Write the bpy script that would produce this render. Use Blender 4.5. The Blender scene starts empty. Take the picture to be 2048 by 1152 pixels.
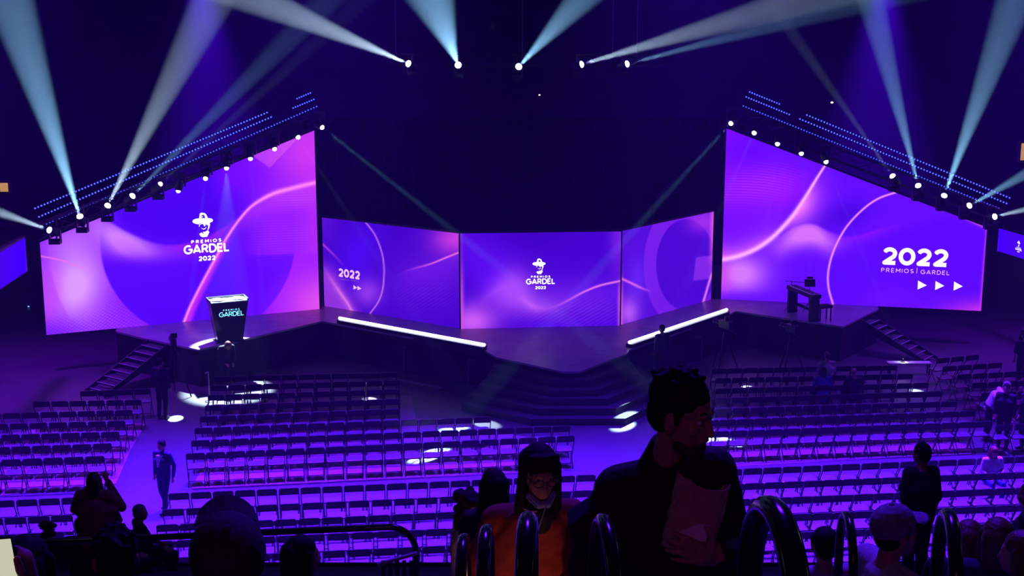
import bpy, bmesh, math, random
import numpy as np
from mathutils import Vector, Matrix

random.seed(7)
SC = bpy.context.scene
COL = SC.collection

# ------------------------------------------------------------------ camera
FPX, CX, CY = 2850.0, 1024.0, 576.0          # focal length in pixels of the 2048 x 1152 frame
CAM_H = 12.4
PITCH = math.radians(12.39)
cam_data = bpy.data.cameras.new('camera')
cam = bpy.data.objects.new('camera', cam_data)
COL.objects.link(cam)
cam_data.sensor_width = 36.0
cam_data.lens = FPX / 2048.0 * 36.0
cam_data.clip_start, cam_data.clip_end = 0.1, 300.0
cam.location = (0.0, 0.0, CAM_H)
cam.rotation_euler = (math.pi / 2 - PITCH, 0.0, 0.0)
SC.camera = cam
cy_ = SC.cycles
cy_.max_bounces, cy_.diffuse_bounces, cy_.glossy_bounces, cy_.transmission_bounces, cy_.volume_bounces = 4, 2, 2, 2, 0

# ------------------------------------------------------------------ view, world
vs = SC.view_settings
vs.view_transform = 'Standard'
vs.look = 'None'
vs.gamma = 1.0
vs.exposure = 0.0
vs.use_curve_mapping = False
world = bpy.data.worlds.new('world')
SC.world = world
world.use_nodes = True
world.node_tree.nodes['Background'].inputs[0].default_value = (0.10, 0.006, 1.0, 1)
world.node_tree.nodes['Background'].inputs[1].default_value = 0.0028

# ------------------------------------------------------------------ large lights: blue-violet wash rig under the roof
def area_lamp(name, loc, target, energy, size, color, size_y=None, spread=180):
    l = bpy.data.lights.new(name, 'AREA')
    l.energy, l.color, l.size = energy, color, size
    if size_y:
        l.shape, l.size_y = 'RECTANGLE', size_y
    l.spread = math.radians(spread)
    o = bpy.data.objects.new(name, l)
    COL.objects.link(o)
    o.location = loc
    o.rotation_euler = (Vector(target) - Vector(loc)).to_track_quat('-Z', 'Y').to_euler()
    return o
VIOLET = (0.085, 0.004, 1.0)
WASH = 1.0
for x_, e_ in ((-13, 0.75), (-4.5, 1.0), (4.5, 1.0), (13, 1.0)):
    area_lamp('roof_wash_lamp', (x_, 37.5, 20.5), (x_ * 0.97, 29.6, 0), 7900 * WASH * e_, 3.0, VIOLET, spread=53)
area_lamp('side_wash_lamp', (-18, 42, 18), (-15.5, 40.5, 0), 1100, 2.5, (0.16, 0.004, 0.72), spread=58)
area_lamp('side_wash_lamp', (20, 45, 18), (17.5, 42.5, 0), 1100, 2.5, (0.16, 0.004, 0.72), spread=58)
area_lamp('roof_wash_lamp', (2, 15, 20.5), (2, 8.5, 9), 750, 3.0, VIOLET, spread=95)
area_lamp('foreground_fill_lamp', (-2, -7, 17), (0, 9, 9.5), 38, 4.0, (0.62, 0.07, 0.62), spread=120)  # added dim fill behind the camera for the foreground people, no known fixture

# ------------------------------------------------------------------ pixel <-> place helpers
FWD = Vector((0, math.cos(PITCH), -math.sin(PITCH)))
UPV = Vector((0, math.sin(PITCH), math.cos(PITCH)))
CAMP = Vector((0, 0, CAM_H))
def ray(px, py):
    return (FWD * FPX + Vector((1, 0, 0)) * (px - CX) + UPV * (CY - py)).normalized()
def onz(px, py, z=0.0):
    d = ray(px, py)
    return CAMP + d * ((z - CAM_H) / d.z)
def aty(px, py, y):
    d = ray(px, py)
    return CAMP + d * (y / d.y)
def onplane(px, py, p0, n):
    d = ray(px, py)
    return CAMP + d * ((p0 - CAMP).dot(n) / d.dot(n))
def proj(p):
    r = Vector(p) - CAMP
    dep = r.dot(FWD)
    return (CX + FPX * r.x / dep, CY - FPX * r.dot(UPV) / dep)

# ------------------------------------------------------------------ materials
def lin(c):
    c = np.asarray(c, dtype=float) / 255.0
    return np.where(c <= 0.04045, c / 12.92, ((c + 0.055) / 1.055) ** 2.4)
MATS = {}
def mat(name, color, rough=0.6, metal=0.0, vary=0.15, scale=8.0, bump=0.0, spec=0.5):
    if name in MATS:
        return MATS[name]
    m = bpy.data.materials.new(name)
    m.use_nodes = True
    nt = m.node_tree
    b = nt.nodes['Principled BSDF']
    b.inputs['Roughness'].default_value = rough
    b.inputs['Metallic'].default_value = metal
    b.inputs['Specular IOR Level'].default_value = spec
    tc = nt.nodes.new('ShaderNodeTexCoord')
    no = nt.nodes.new('ShaderNodeTexNoise')
    no.inputs['Scale'].default_value = scale
    no.inputs['Detail'].default_value = 3.0
    nt.links.new(tc.outputs['Object'], no.inputs['Vector'])
    cr = nt.nodes.new('ShaderNodeValToRGB')
    cr.color_ramp.elements[0].position = 0.3
    cr.color_ramp.elements[1].position = 0.7
    cr.color_ramp.elements[0].color = (*[c * (1 - vary) for c in color], 1)
    cr.color_ramp.elements[1].color = (*[min(1, c * (1 + vary)) for c in color], 1)
    nt.links.new(no.outputs['Fac'], cr.inputs['Fac'])
    nt.links.new(cr.outputs['Color'], b.inputs['Base Color'])
    if bump:
        bp = nt.nodes.new('ShaderNodeBump')
        bp.inputs['Strength'].default_value = bump
        bp.inputs['Distance'].default_value = 0.01
        nt.links.new(no.outputs['Fac'], bp.inputs['Height'])
        nt.links.new(bp.outputs['Normal'], b.inputs['Normal'])
    MATS[name] = m
    return m
def glow(name, color, strength):
    if name in MATS:
        return MATS[name]
    m = bpy.data.materials.new(name)
    m.use_nodes = True
    nt = m.node_tree
    nt.nodes.clear()
    o = nt.nodes.new('ShaderNodeOutputMaterial')
    e = nt.nodes.new('ShaderNodeEmission')
    e.inputs['Color'].default_value = (*color, 1)
    e.inputs['Strength'].default_value = strength
    nt.links.new(e.outputs[0], o.inputs['Surface'])
    if not name.startswith('strip'):
        m.cycles.emission_sampling = 'NONE'       # small emitters: seen and reflected, not sampled as lamps
    MATS[name] = m
    return m
SCREEN_GAIN = 1.12
def screen_mat():
    if 'led_pixels' in MATS:
        return MATS['led_pixels']
    m = bpy.data.materials.new('led_pixels')
    m.use_nodes = True
    nt = m.node_tree
    nt.nodes.clear()
    o = nt.nodes.new('ShaderNodeOutputMaterial')
    e = nt.nodes.new('ShaderNodeEmission')
    a = nt.nodes.new('ShaderNodeAttribute')
    a.attribute_name = 'picture'
    e.inputs['Strength'].default_value = SCREEN_GAIN
    nt.links.new(a.outputs['Color'], e.inputs['Color'])
    nt.links.new(e.outputs[0], o.inputs['Surface'])
    MATS['led_pixels'] = m
    return m

BLACK = mat('black_metal', (0.012, 0.012, 0.014), 0.45, 0.3)
MATTE = mat('matte_black', (0.010, 0.010, 0.012), 0.85)
DECK = mat('stage_deck', (0.34, 0.24, 0.34), 0.34, 0, 0.2, 3.0)
FASCIA = mat('stage_skirt', (0.008, 0.008, 0.010), 0.9, 0, 0.3, 6.0)
STEP = mat('step_carpet', (0.05, 0.05, 0.055), 0.8, 0, 0.25, 20.0, 0.3)
FLOOR = mat('floor_vinyl', (0.075, 0.07, 0.075), 0.5, 0, 0.12, 1.5)
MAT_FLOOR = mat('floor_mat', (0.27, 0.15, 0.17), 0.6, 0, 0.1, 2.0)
DRAPE = mat('black_drape', (0.012, 0.010, 0.014), 0.95, 0, 0.3, 5.0, 0.2)
WALL = mat('dark_wall', (0.02, 0.018, 0.026), 0.9, 0, 0.3, 0.6)
CONC = mat('tribune_concrete', (0.06, 0.06, 0.065), 0.85, 0, 0.25, 4.0, 0.2)

# ------------------------------------------------------------------ object helpers
def link(name, me, parent=None):
    o = bpy.data.objects.new(name, me)
    COL.objects.link(o)
    if parent is not None:
        o.parent = parent
    return o
def mesh_of(bm, name, m, smooth=False):
    me = bpy.data.meshes.new(name)
    bm.normal_update()
    bm.to_mesh(me)
    bm.free()
    if m is not None:
        me.materials.append(m)
    if smooth:
        for p in me.polygons:
            p.use_smooth = True
    return me
def obj(name, bm, m, parent=None, smooth=False):
    return link(name, mesh_of(bm, name, m, smooth), parent)
def tag(o, label=None, cat=None, group=None, kind=None):
    if label: o['label'] = label
    if cat: o['category'] = cat
    if group: o['group'] = group
    if kind: o['kind'] = kind
    return o
def thing(name, label, cat, loc=(0, 0, 0), rotz=0.0, group=None):
    o = bpy.data.objects.new(name, None)
    COL.objects.link(o)
    o.empty_display_size = 0.1
    o.location = loc
    o.rotation_euler = (0, 0, rotz)
    return tag(o, label, cat, group)
def box(bm, c, s, M=None, taper=1.0):
    """box with centre c and full sizes s; optional matrix, top taper"""
    vs_ = []
    for dz in (-.5, .5):
        for dx, dy in ((-.5, -.5), (.5, -.5), (.5, .5), (-.5, .5)):
            k = taper if dz > 0 else 1.0
            p = Vector((dx * s[0] * k, dy * s[1] * k, dz * s[2]))
            if M is not None:
                p = M @ p
            vs_.append(bm.verts.new(p + Vector(c)))
    for f in ((3, 2, 1, 0), (4, 5, 6, 7), (0, 1, 5, 4), (1, 2, 6, 5), (2, 3, 7, 6), (3, 0, 4, 7)):
        bm.faces.new([vs_[i] for i in f])
    return bm
def prism(bm, pts, z0, z1):
    """vertical prism over a plan polygon (xy points, counter-clockwise seen from above)"""
    a = sum(pts[i][0] * pts[(i + 1) % len(pts)][1] - pts[(i + 1) % len(pts)][0] * pts[i][1] for i in range(len(pts)))
    if a < 0:
        pts = pts[::-1]
    lo = [bm.verts.new((p[0], p[1], z0)) for p in pts]
    hi = [bm.verts.new((p[0], p[1], z1)) for p in pts]
    n = len(pts)
    bm.faces.new(hi)
    bm.faces.new(lo[::-1])
    for i in range(n):
        j = (i + 1) % n
        bm.faces.new((lo[i], lo[j], hi[j], hi[i]))
    return bm
def tube(bm, pts, r, seg=8, cap=True, radii=None):
    """round tube along a polyline"""
    pts = [Vector(p) for p in pts]
    n = len(pts)
    tans = []
    for i in range(n):
        t = pts[min(i + 1, n - 1)] - pts[max(i - 1, 0)]
        tans.append(t.normalized())
    ref = Vector((0, 0, 1)) if abs(tans[0].z) < 0.9 else Vector((1, 0, 0))
    side = tans[0].cross(ref).normalized()
    rings = []
    for i in range(n):
        side = (side - tans[i] * side.dot(tans[i])).normalized()
        up = tans[i].cross(side)
        rr = radii[i] if radii else r
        rings.append([bm.verts.new(pts[i] + (side * math.cos(2 * math.pi * k / seg) + up * math.sin(2 * math.pi * k / seg)) * rr) for k in range(seg)])
    for a, b in zip(rings, rings[1:]):
        for k in range(seg):
            bm.faces.new((a[k], a[(k + 1) % seg], b[(k + 1) % seg], b[k]))
    if cap:
        bm.faces.new(rings[0][::-1])
        bm.faces.new(rings[-1])
    return bm
def ellipsoid(bm, c, r, M=None, u=12, v=8):
    c = Vector(c)
    top = Vector((0, 0, 1)); rings = []
    def P(p):
        p = Vector((p[0] * r[0], p[1] * r[1], p[2] * r[2]))
        return (M @ p if M is not None else p) + c
    t = bm.verts.new(P((0, 0, 1))); b = bm.verts.new(P((0, 0, -1)))
    for i in range(1, v):
        a = math.pi * i / v
        rings.append([bm.verts.new(P((math.sin(a) * math.cos(2 * math.pi * k / u), math.sin(a) * math.sin(2 * math.pi * k / u), math.cos(a)))) for k in range(u)])
    for k in range(u):
        bm.faces.new((t, rings[0][k], rings[0][(k + 1) % u]))
        bm.faces.new((b, rings[-1][(k + 1) % u], rings[-1][k]))
    for a, d in zip(rings, rings[1:]):
        for k in range(u):
            bm.faces.new((a[k], d[k], d[(k + 1) % u], a[(k + 1) % u]))
    return bm
def lathe(bm, prof, seg=14, M=None, c=(0, 0, 0)):
    """revolve (r, z) profile round z"""
    c = Vector(c)
    rings = []
    for r, z in prof:
        ring = []
        for k in range(seg):
            p = Vector((r * math.cos(2 * math.pi * k / seg), r * math.sin(2 * math.pi * k / seg), z))
            ring.append(bm.verts.new((M @ p if M is not None else p) + c))
        rings.append(ring)
    for a, b in zip(rings, rings[1:]):
        for k in range(seg):
            bm.faces.new((a[k], a[(k + 1) % seg], b[(k + 1) % seg], b[k]))
    bm.faces.new(rings[0][::-1]); bm.faces.new(rings[-1])
    return bm
def NB():
    return bmesh.new()
def frame_axes(fwd):
    """matrix whose local +y is fwd (horizontal), +z up"""
    f = Vector((fwd[0], fwd[1], 0)).normalized()
    r = Vector((f.y, -f.x, 0))
    return Matrix(((r.x, f.x, 0), (r.y, f.y, 0), (0, 0, 1)))

# ================================================================== the setting
HS = 1.2                                       # stage height
b = NB(); prism(b, [(-34, 18), (34, 18), (34, 70), (-34, 70)], -0.2, 0.0)
tag(obj('floor', b, FLOOR), 'grey arena floor under violet light', 'floor', kind='structure')
b = NB(); prism(b, [(-34, 70), (34, 70), (34, 70.4), (-34, 70.4)], 0, 22)
tag(obj('wall_back', b, WALL), 'dark rear wall of the arena', 'wall', kind='structure')
b = NB(); prism(b, [(-34.4, 2), (-34, 2), (-34, 70), (-34.4, 70)], 0, 22)
tag(obj('wall_left', b, WALL), 'dark left wall of the arena', 'wall', kind='structure')
b = NB(); prism(b, [(34, 2), (34.4, 2), (34.4, 70), (34, 70)], 0, 22)
tag(obj('wall_right', b, WALL), 'dark right wall of the arena', 'wall', kind='structure')

ceil = tag(bpy.data.objects.new('ceiling', None), 'dark steel roof beams above the arena', 'roof', kind='structure')
COL.objects.link(ceil)
for yy in (30, 40, 50.3, 60):
    b = NB(); prism(b, [(-34, yy - 0.2), (34, yy - 0.2), (34, yy + 0.2), (-34, yy + 0.2)], 21.4, 22.0)
    obj('roof_beam', b, BLACK, ceil)

# tiered stand the photographer sits in: each tier is a walking strip with a bench ledge
SLOPE = 0.37
def stand_z(y):
    return 11.25 - SLOPE * y
TIER = 0.85
trib = tag(bpy.data.objects.new('floor_tribune', None), 'tiered concrete stand sloping down towards the arena floor', 'stand', kind='structure')
COL.objects.link(trib)
for i in range(-2, 22):
    y0 = i * TIER
    zt = stand_z(y0 + TIER)
    b = NB(); prism(b, [(-20, y0), (20, y0), (20, y0 + TIER), (-20, y0 + TIER)], max(zt - 0.9, 0.0), zt)
    obj('tier', b, CONC, trib)
b = NB(); prism(b, [(-20, 18.6), (20, 18.6), (20, 18.75), (-20, 18.75)], 0, stand_z(18.7))
obj('front_wall', b, CONC, trib)

# floor mats under the seating blocks
def ground_poly(pix, z=0.0):
    return [tuple(onz(x, y, z).xy) for x, y in pix]
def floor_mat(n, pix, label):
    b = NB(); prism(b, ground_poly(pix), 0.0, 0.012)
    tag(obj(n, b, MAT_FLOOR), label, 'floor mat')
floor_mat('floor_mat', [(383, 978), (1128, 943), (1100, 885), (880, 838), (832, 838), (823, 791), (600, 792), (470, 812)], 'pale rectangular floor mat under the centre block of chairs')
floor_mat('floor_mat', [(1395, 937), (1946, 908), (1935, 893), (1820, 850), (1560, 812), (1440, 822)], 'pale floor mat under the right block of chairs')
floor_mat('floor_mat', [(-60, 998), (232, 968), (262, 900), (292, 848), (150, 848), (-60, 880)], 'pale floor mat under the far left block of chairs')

# ================================================================== stage
stage_front = [(231, 662), (278, 674), (397, 699), (460, 685), (644, 642), (676, 648), (972, 702), (992, 714),
               (1128, 743.6), (1160, 742.6), (1255, 706.7), (1258, 700), (1454, 630), (1472, 622), (1685, 653), (1757, 618)]
sf = [tuple(onz(x, y, HS).xy) for x, y in stage_front]
back = [(sf[-1][0] + 1.5, 55.5), (sf[0][0] - 1.0, 54.0)]
stage = thing('stage', 'black angular stage with a pointed stepped front below the screens', 'stage')
b = NB(); prism(b, sf + back, HS - 0.06, HS)
obj('deck', b, DECK, stage)
inset = [(x * 0.999, y + 0.05) for x, y in sf] + back
b = NB(); prism(b, inset, 0.0, HS - 0.06)
obj('skirt', b, FASCIA, stage)
step_px = [  # left end, corner, corner, right end of each tread, top to bottom
    [(984, 733), (1115, 762), (1177, 761), (1262, 733)],
    [(972, 752), (1103, 780.5), (1195, 779.5), (1280, 747)],
    [(956, 770), (1093, 798), (1215, 798), (1302, 762)],
    [(938, 789), (1078, 817.5), (1232, 817), (1320, 778)],
    [(924, 808), (1062, 838), (1251, 837), (1340, 794)],
]
for k, row in enumerate(step_px):
    z = HS * (5 - k) / 6
    pts = [tuple(onz(x, y, z).xy) for x, y in row]
    top = [tuple(onz(x, y, HS).xy) for x, y in ((1255, 690), (992, 700))]
    b = NB(); prism(b, pts + top, 0.0, z)
    obj('step', b, STEP, stage)

def stage_stairs(label, treads, head):
    """treads: (near-left px, right px) front edges from the top down"""
    t = thing('stage_stairs', label, 'stairs')
    n = len(treads)
    ends = []
    for k, (a, c) in enumerate(treads):
        z = HS * (n - k) / (n + 1)
        pa, pc = onz(*a, z), onz(*c, z)
        ends.append((pa, pc))
    run = (ends[-1][0] - ends[0][0]); run.z = 0
    run = run / (n - 1)
    for k, (pa, pc) in enumerate(ends):
        z = pa.z
        b = NB(); prism(b, [pa.xy, pc.xy, (pc - run * 1.12).xy, (pa - run * 1.12).xy], z - 0.045, z)
        obj('tread', b, STEP, t)
        b = NB()
        q = run.normalized() * 0.012
        prism(b, [(pa + q).xy, (pc + q).xy, (pc - q * 2).xy, (pa - q * 2).xy], z + 0.001, z + 0.006)
        obj('nosing', b, mat('nosing_strip', (0.55, 0.5, 0.6), 0.35, 0.4), t)
    for s in (0, 1):
        p0 = ends[0][s] - run; p0.z = HS - 0.02
        p1 = ends[-1][s] + run * 0.6; p1.z = 0.10
        b = NB()
        sd = (ends[0][1] - ends[0][0]); sd.z = 0; sd.normalize(); sd *= (0.03 if s else -0.03)
        lo0, lo1 = p0 - Vector((0, 0, 0.34)), p1 - Vector((0, 0, 0.10))
        quad = [p0, p1, lo1, lo0]
        v = [b.verts.new(x) for x in quad] + [b.verts.new(x + sd) for x in quad]
        for f in ((0, 1, 2, 3), (7, 6, 5, 4), (0, 4, 5, 1), (1, 5, 6, 2), (2, 6, 7, 3), (3, 7, 4, 0)):
            b.faces.new([v[i] for i in f])
        bmesh.ops.recalc_face_normals(b, faces=b.faces)
        obj('stringer', b, BLACK, t)
    return t
def lerp2(a, c, t):
    return (a[0] + (c[0] - a[0]) * t, a[1] + (c[1] - a[1]) * t)
stage_stairs('straight black stairs from the stage left wing down to the floor',
             [(lerp2((282.2, 690), (179, 776), k / 7), lerp2((320, 698.8), (217, 785), k / 7)) for k in range(8)], None)
stage_stairs('straight black stairs from the stage right wing down to the floor',
             [(lerp2((1740.4, 648), (1846.7, 721), k / 7), lerp2((1759.8, 639.8), (1866, 711), k / 7)) for k in range(8)], None)

# ================================================================== LED screens
def ss(e0, e1, v):
    t = np.clip((v - e0) / (e1 - e0), 0, 1)
    return t * t * (3 - 2 * t)
def mixc(col, c, a):
    a = np.clip(a, 0, 1)[:, None]
    return col * (1 - a) + np.array(c, float)[None, :] * a
def G(x, y, cx, cy, rx, ry, ang=0.0):
    ca, sa = math.cos(math.radians(ang)), math.sin(math.radians(ang))
    u = ((x - cx) * ca + (y - cy) * sa) / rx
    v = (-(x - cx) * sa + (y - cy) * ca) / ry
    return np.exp(-(u * u + v * v))
def catmull(pts, n=8):
    P = [np.array(p, float) for p in pts]
    P = [2 * P[0] - P[1]] + P + [2 * P[-1] - P[-2]]
    out = []
    for i in range(1, len(P) - 2):
        for k in range(n):
            t = k / n
            out.append(0.5 * ((2 * P[i]) + (-P[i - 1] + P[i + 1]) * t + (2 * P[i - 1] - 5 * P[i] + 4 * P[i + 1] - P[i + 2]) * t * t
                              + (-P[i - 1] + 3 * P[i] - 3 * P[i + 1] + P[i + 2]) * t ** 3))
    out.append(P[-2])
    return np.array(out)
def pdist(x, y, pts, n=6):
    """distance to a curve and signed side (+ = right of travel, y down)"""
    c = catmull(pts, n)
    best = np.full(x.shape, 1e9); side = np.zeros(x.shape)
    for a, b_ in zip(c, c[1:]):
        d = b_ - a
        L = max(d @ d, 1e-9)
        t = np.clip(((x - a[0]) * d[0] + (y - a[1]) * d[1]) / L, 0, 1)
        ex, ey = x - a[0] - t * d[0], y - a[1] - t * d[1]
        dd = np.hypot(ex, ey)
        m = dd < best
        best[m] = dd[m]
        side[m] = (d[0] * ey - d[1] * ex)[m]
    return best, np.sign(side)
def curve_y(x, pts):
    p = catmull(pts)
    return np.interp(x, p[:, 0], p[:, 1])
def line(d, w):
    return np.exp(-(d / w) ** 2)

def pic_left(x, y):
    c = np.tile(np.array([88., 8., 240.]), (x.size, 1))
    r = np.hypot(x - 395, y - 480)
    c = mixc(c, (72, 5, 226), G(x, y, 380, 440, 120, 60))
    c = mixc(c, (142, 24, 240), ss(455, 560, x) * 0.9)
    c = mixc(c, (112, 10, 244), G(x, y, 480, 345, 70, 40))
    c = mixc(c, (205, 62, 226), G(x, y, 640, 300, 95, 80))
    c = mixc(c, (190, 45, 230), ss(575, 635, x) * 0.5)
    # ring of the large letter at the left
    out = ss(192, 197, r) * ss(470, 400, x)
    c = mixc(c, (136, 30, 240), out * 0.75)
    # soft lilac wave in the upper left
    yc = curve_y(x, [(70, 400), (150, 405), (205, 433), (250, 460), (300, 482), (345, 489), (400, 479), (450, 452), (490, 428), (640, 380)])
    below = ss(-3, 6, y - yc)
    c = mixc(c, (70, 5, 228), ss(3, -30, y - yc) * ss(200, 260, x) * ss(460, 400, x) * 0.8)
    c = mixc(c, (206, 128, 242), below * np.exp(-((y - yc - 30) / 36) ** 2) * G(x, y, 258, 500, 76, 400) * 1.25)
    c = mixc(c, (196, 40, 236), below * np.exp(-np.clip(y - yc, 0, None) / 30) * ss(300, 360, x) * ss(500, 430, x) * 0.62)
    c = mixc(c, (150, 35, 244), below * G(x, y, 250, 545, 70, 40) * 0.6)
    c = mixc(c, (182, 96, 240), G(x, y, 140, 485, 55, 55) * ss(455, 470, y + (x - 90) * 0.42) * 0.75)
    # second bright patch, lower left
    c = mixc(c, (214, 150, 246), G(x, y, 150, 572, 58, 76, 15) * ss(190, 200, r) * 1.1)
    c = mixc(c, (205, 80, 236), G(x, y, 98, 590, 24, 70) * 0.8)
    c = mixc(c, (92, 14, 240), G(x, y, 105, 665, 60, 26) * 0.8)
    c = mixc(c, (150, 44, 236), ss(296, 303, r) * ss(300, 200, x) * 0.3)
    grid = (0.5 + 0.5 * np.sin((x * 0.9 + y) * 0.95)) * (0.5 + 0.5 * np.sin((x * 0.5 - y) * 0.95))
    c = mixc(c, (220, 110, 240), grid * G(x, y, 190, 645, 110, 46) * 0.5)
    d, s = pdist(x, y, [(80, 512), (120, 520), (160, 534), (205, 552)])
    c = mixc(c, (235, 110, 220), line(d, 1.4) * ss(210, 120, x))
    # inside of the letter
    ins = ss(197, 193, r)
    c = mixc(c, (78, 5, 234), ins * ss(500, 540, y) * 0.85)
    c = mixc(c, (84, 6, 238), ins * G(x, y, 330, 570, 110, 60) * 0.8)
    c = mixc(c, (150, 26, 242), (1 - ins) * ss(508, 514, y + (x - 530) * 0.05) * ss(520, 560, x))
    c = mixc(c, (92, 8, 240), ins * ss(508, 514, y + (x - 530) * 0.05) * ss(450, 480, x) * 0.9)
    # rising ribbon
    rib = [(365, 652), (380, 614), (402, 570), (430, 518), (452, 478), (478, 440), (505, 411), (545, 388), (590, 375), (640, 363)]
    d, s = pdist(x, y, rib)
    rs = (s > 0)
    low = ss(450, 520, y)
    c = mixc(c, (196, 44, 236), rs * ss(17, 5, d - (y - 560) * 0.03) * low * 0.85)
    c = mixc(c, (190, 56, 236), rs * ss(60, 0, d) * ss(480, 420, y) * 0.55)
    fine = 0.5 + 0.5 * np.sin(y * 1.25 + 0.018 * (x - 560) ** 1 + 3 * np.sin(x * 0.013))
    c = mixc(c, (186, 70, 244), fine * G(x, y, 575, 470, 90, 45) * 0.35)
    c = mixc(c, (205, 90, 240), fine * G(x, y, 590, 395, 50, 22) * 0.45)
    c = mixc(c, (250, 130, 232), line(d, 3.0 + 1.6 * ss(420, 380, y)))
    c = mixc(c, (224, 84, 222), G(x, y, 645, 610, 70, 60) * 0.9)
    # paler triangle near the top corner
    e1 = (x - 507) * (335 - 313) - (y - 313) * (540 - 507)
    e2 = (x - 540) * (276 - 335) - (y - 335) * (597 - 540)
    inside = (e1 > 0) & (e2 > 0) & (x > 505)
    c = mixc(c, (222, 96, 232), inside * 0.45)
    return c

def pic_right(x, y):
    c = np.tile(np.array([94., 12., 242.]), (x.size, 1))
    c = mixc(c, (124, 14, 244), ss(1600, 1460, x) * ss(560, 380, y) * 0.9)
    c = mixc(c, (90, 6, 238), G(x, y, 1500, 300, 60, 40) * 0.7)
    c = mixc(c, (150, 20, 246), G(x, y, 1560, 380, 70, 45) * 0.8)
    fine = 0.5 + 0.5 * np.sin((y - 0.16 * (x - 1450) + 10 * np.sin((x - 1450) * 0.016)) * 1.15)
    c = mixc(c, (196, 60, 236), fine * G(x, y, 1500, 372, 95, 34, -12) * 0.55)
    # dark lens
    c = mixc(c, (70, 6, 214), G(x, y, 1690, 430, 75, 26, -12) * 0.95)
    c = mixc(c, (100, 14, 240), ss(1700, 1760, x) * 0.5)
    # soft patches right of the ribbon
    yc = curve_y(x, [(1560, 470), (1590, 452), (1625, 446), (1660, 462), (1700, 472), (1760, 456), (1850, 430)])
    below = ss(-2, 6, y - yc)
    c = mixc(c, (205, 110, 240), below * np.exp(-((y - yc - 22) / 26) ** 2) * G(x, y, 1616, 470, 62, 300) * 1.2)
    c = mixc(c, (150, 24, 242), below * np.exp(-np.clip(y - yc, 0, None) / 22) * G(x, y, 1730, 460, 60, 300) * 0.75)
    c = mixc(c, (206, 116, 240), G(x, y, 1480, 548, 54, 38) * 1.1)
    c = mixc(c, (212, 70, 226), G(x, y, 1446, 560, 16, 50) * 0.6)
    c = mixc(c, (96, 14, 240), ss(575, 600, y) * 0.7)
    rib = [(1440, 520), (1475, 513), (1510, 499), (1540, 479), (1565, 455), (1588, 428), (1612, 392), (1634, 356), (1656, 322)]
    d, s = pdist(x, y, rib)
    c = mixc(c, (226, 110, 238), (s > 0) * np.exp(-d / 34) * G(x, y, 1604, 415, 50, 50) * 1.25)
    c = mixc(c, (222, 96, 240), (s < 0) * np.exp(-d / 18) * ss(1590, 1500, x) * 0.95)
    c = mixc(c, (252, 170, 240), line(d, 3.0 * ss(1670, 1560, x) + 2.0))
    arc = [(1797, 383), (1755, 398), (1720, 424), (1690, 458), (1668, 500), (1657, 540), (1657, 575), (1667, 612)]
    d, s = pdist(x, y, arc)
    c = mixc(c, (86, 8, 236), (s < 0) * (x > 1650) * 0.75 * ss(480, 520, y + 0.3 * (x - 1660)))
    c = mixc(c, (252, 150, 236), line(d, 1.9))
    d, s = pdist(x, y, [(1850, 404), (1900, 421), (1940, 438), (1980, 456)])
    c = mixc(c, (226, 90, 220), line(d, 5) * ss(1860, 1960, x))
    c = mixc(c, (200, 60, 232), ss(1968, 1976, x + (y - 455) * 0.08) * 0.8)
    c = mixc(c, (200, 50, 220), G(x, y, 1975, 625, 90, 24) * 0.9)
    c = mixc(c, (120, 20, 244), G(x, y, 1780, 600, 60, 30) * 0.4)
    return c

def pic_centre(x, y):
    c = np.tile(np.array([66., 4., 196.]), (x.size, 1))
    c = mixc(c, (88, 12, 226), G(x, y, 950, 500, 60, 60) * 0.8)
    c = mixc(c, (60, 2, 182), G(x, y, 1060, 470, 90, 26) * 0.8)
    c = mixc(c, (104, 26, 226), G(x, y, 1180, 590, 110, 40) * 0.7)
    c = mixc(c, (92, 12, 240), G(x, y, 990, 560, 40, 50) * 0.8)
    c = mixc(c, (130, 36, 226), ss(1205, 1240, x) * ss(600, 480, y) * 0.7)
    wy = curve_y(x, [(900, 640), (960, 600), (1010, 570), (1040, 590), (1075, 612), (1120, 606), (1170, 582), (1210, 568), (1245, 563)])
    c = mixc(c, (186, 90, 238), np.exp(-np.abs(y - wy - 4) / 22) * G(x, y, 1048, 600, 70, 60) * 1.15)
    c = mixc(c, (160, 70, 236), G(x, y, 1026, 582, 36, 44, 25))
    c = mixc(c, (196, 90, 232), G(x, y, 946, 643, 46, 34))
    c = mixc(c, (76, 6, 220), ss(620, 655, y) * ss(1000, 1100, x) * 0.7)
    fine = 0.5 + 0.5 * np.sin((y * 1.0 + (x - 1100) * 0.55) * 0.9)
    c = mixc(c, (150, 60, 236), fine * G(x, y, 1150, 625, 110, 30) * 0.45)
    d, s = pdist(x, y, [(1090, 622), (1130, 604), (1165, 585), (1200, 571), (1240, 562)])
    c = mixc(c, (236, 120, 226), line(d, 2.0) * ss(1080, 1190, x))
    c = mixc(c, (222, 96, 216), ss(932, 919, x) * ss(500, 600, y) * 0.9)
    c = mixc(c, (170, 50, 220), ss(930, 919, x) * 0.5)
    c = mixc(c, (210, 90, 230), ss(1232, 1240, x) * ss(540, 600, y) * 0.8)
    return c

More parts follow.
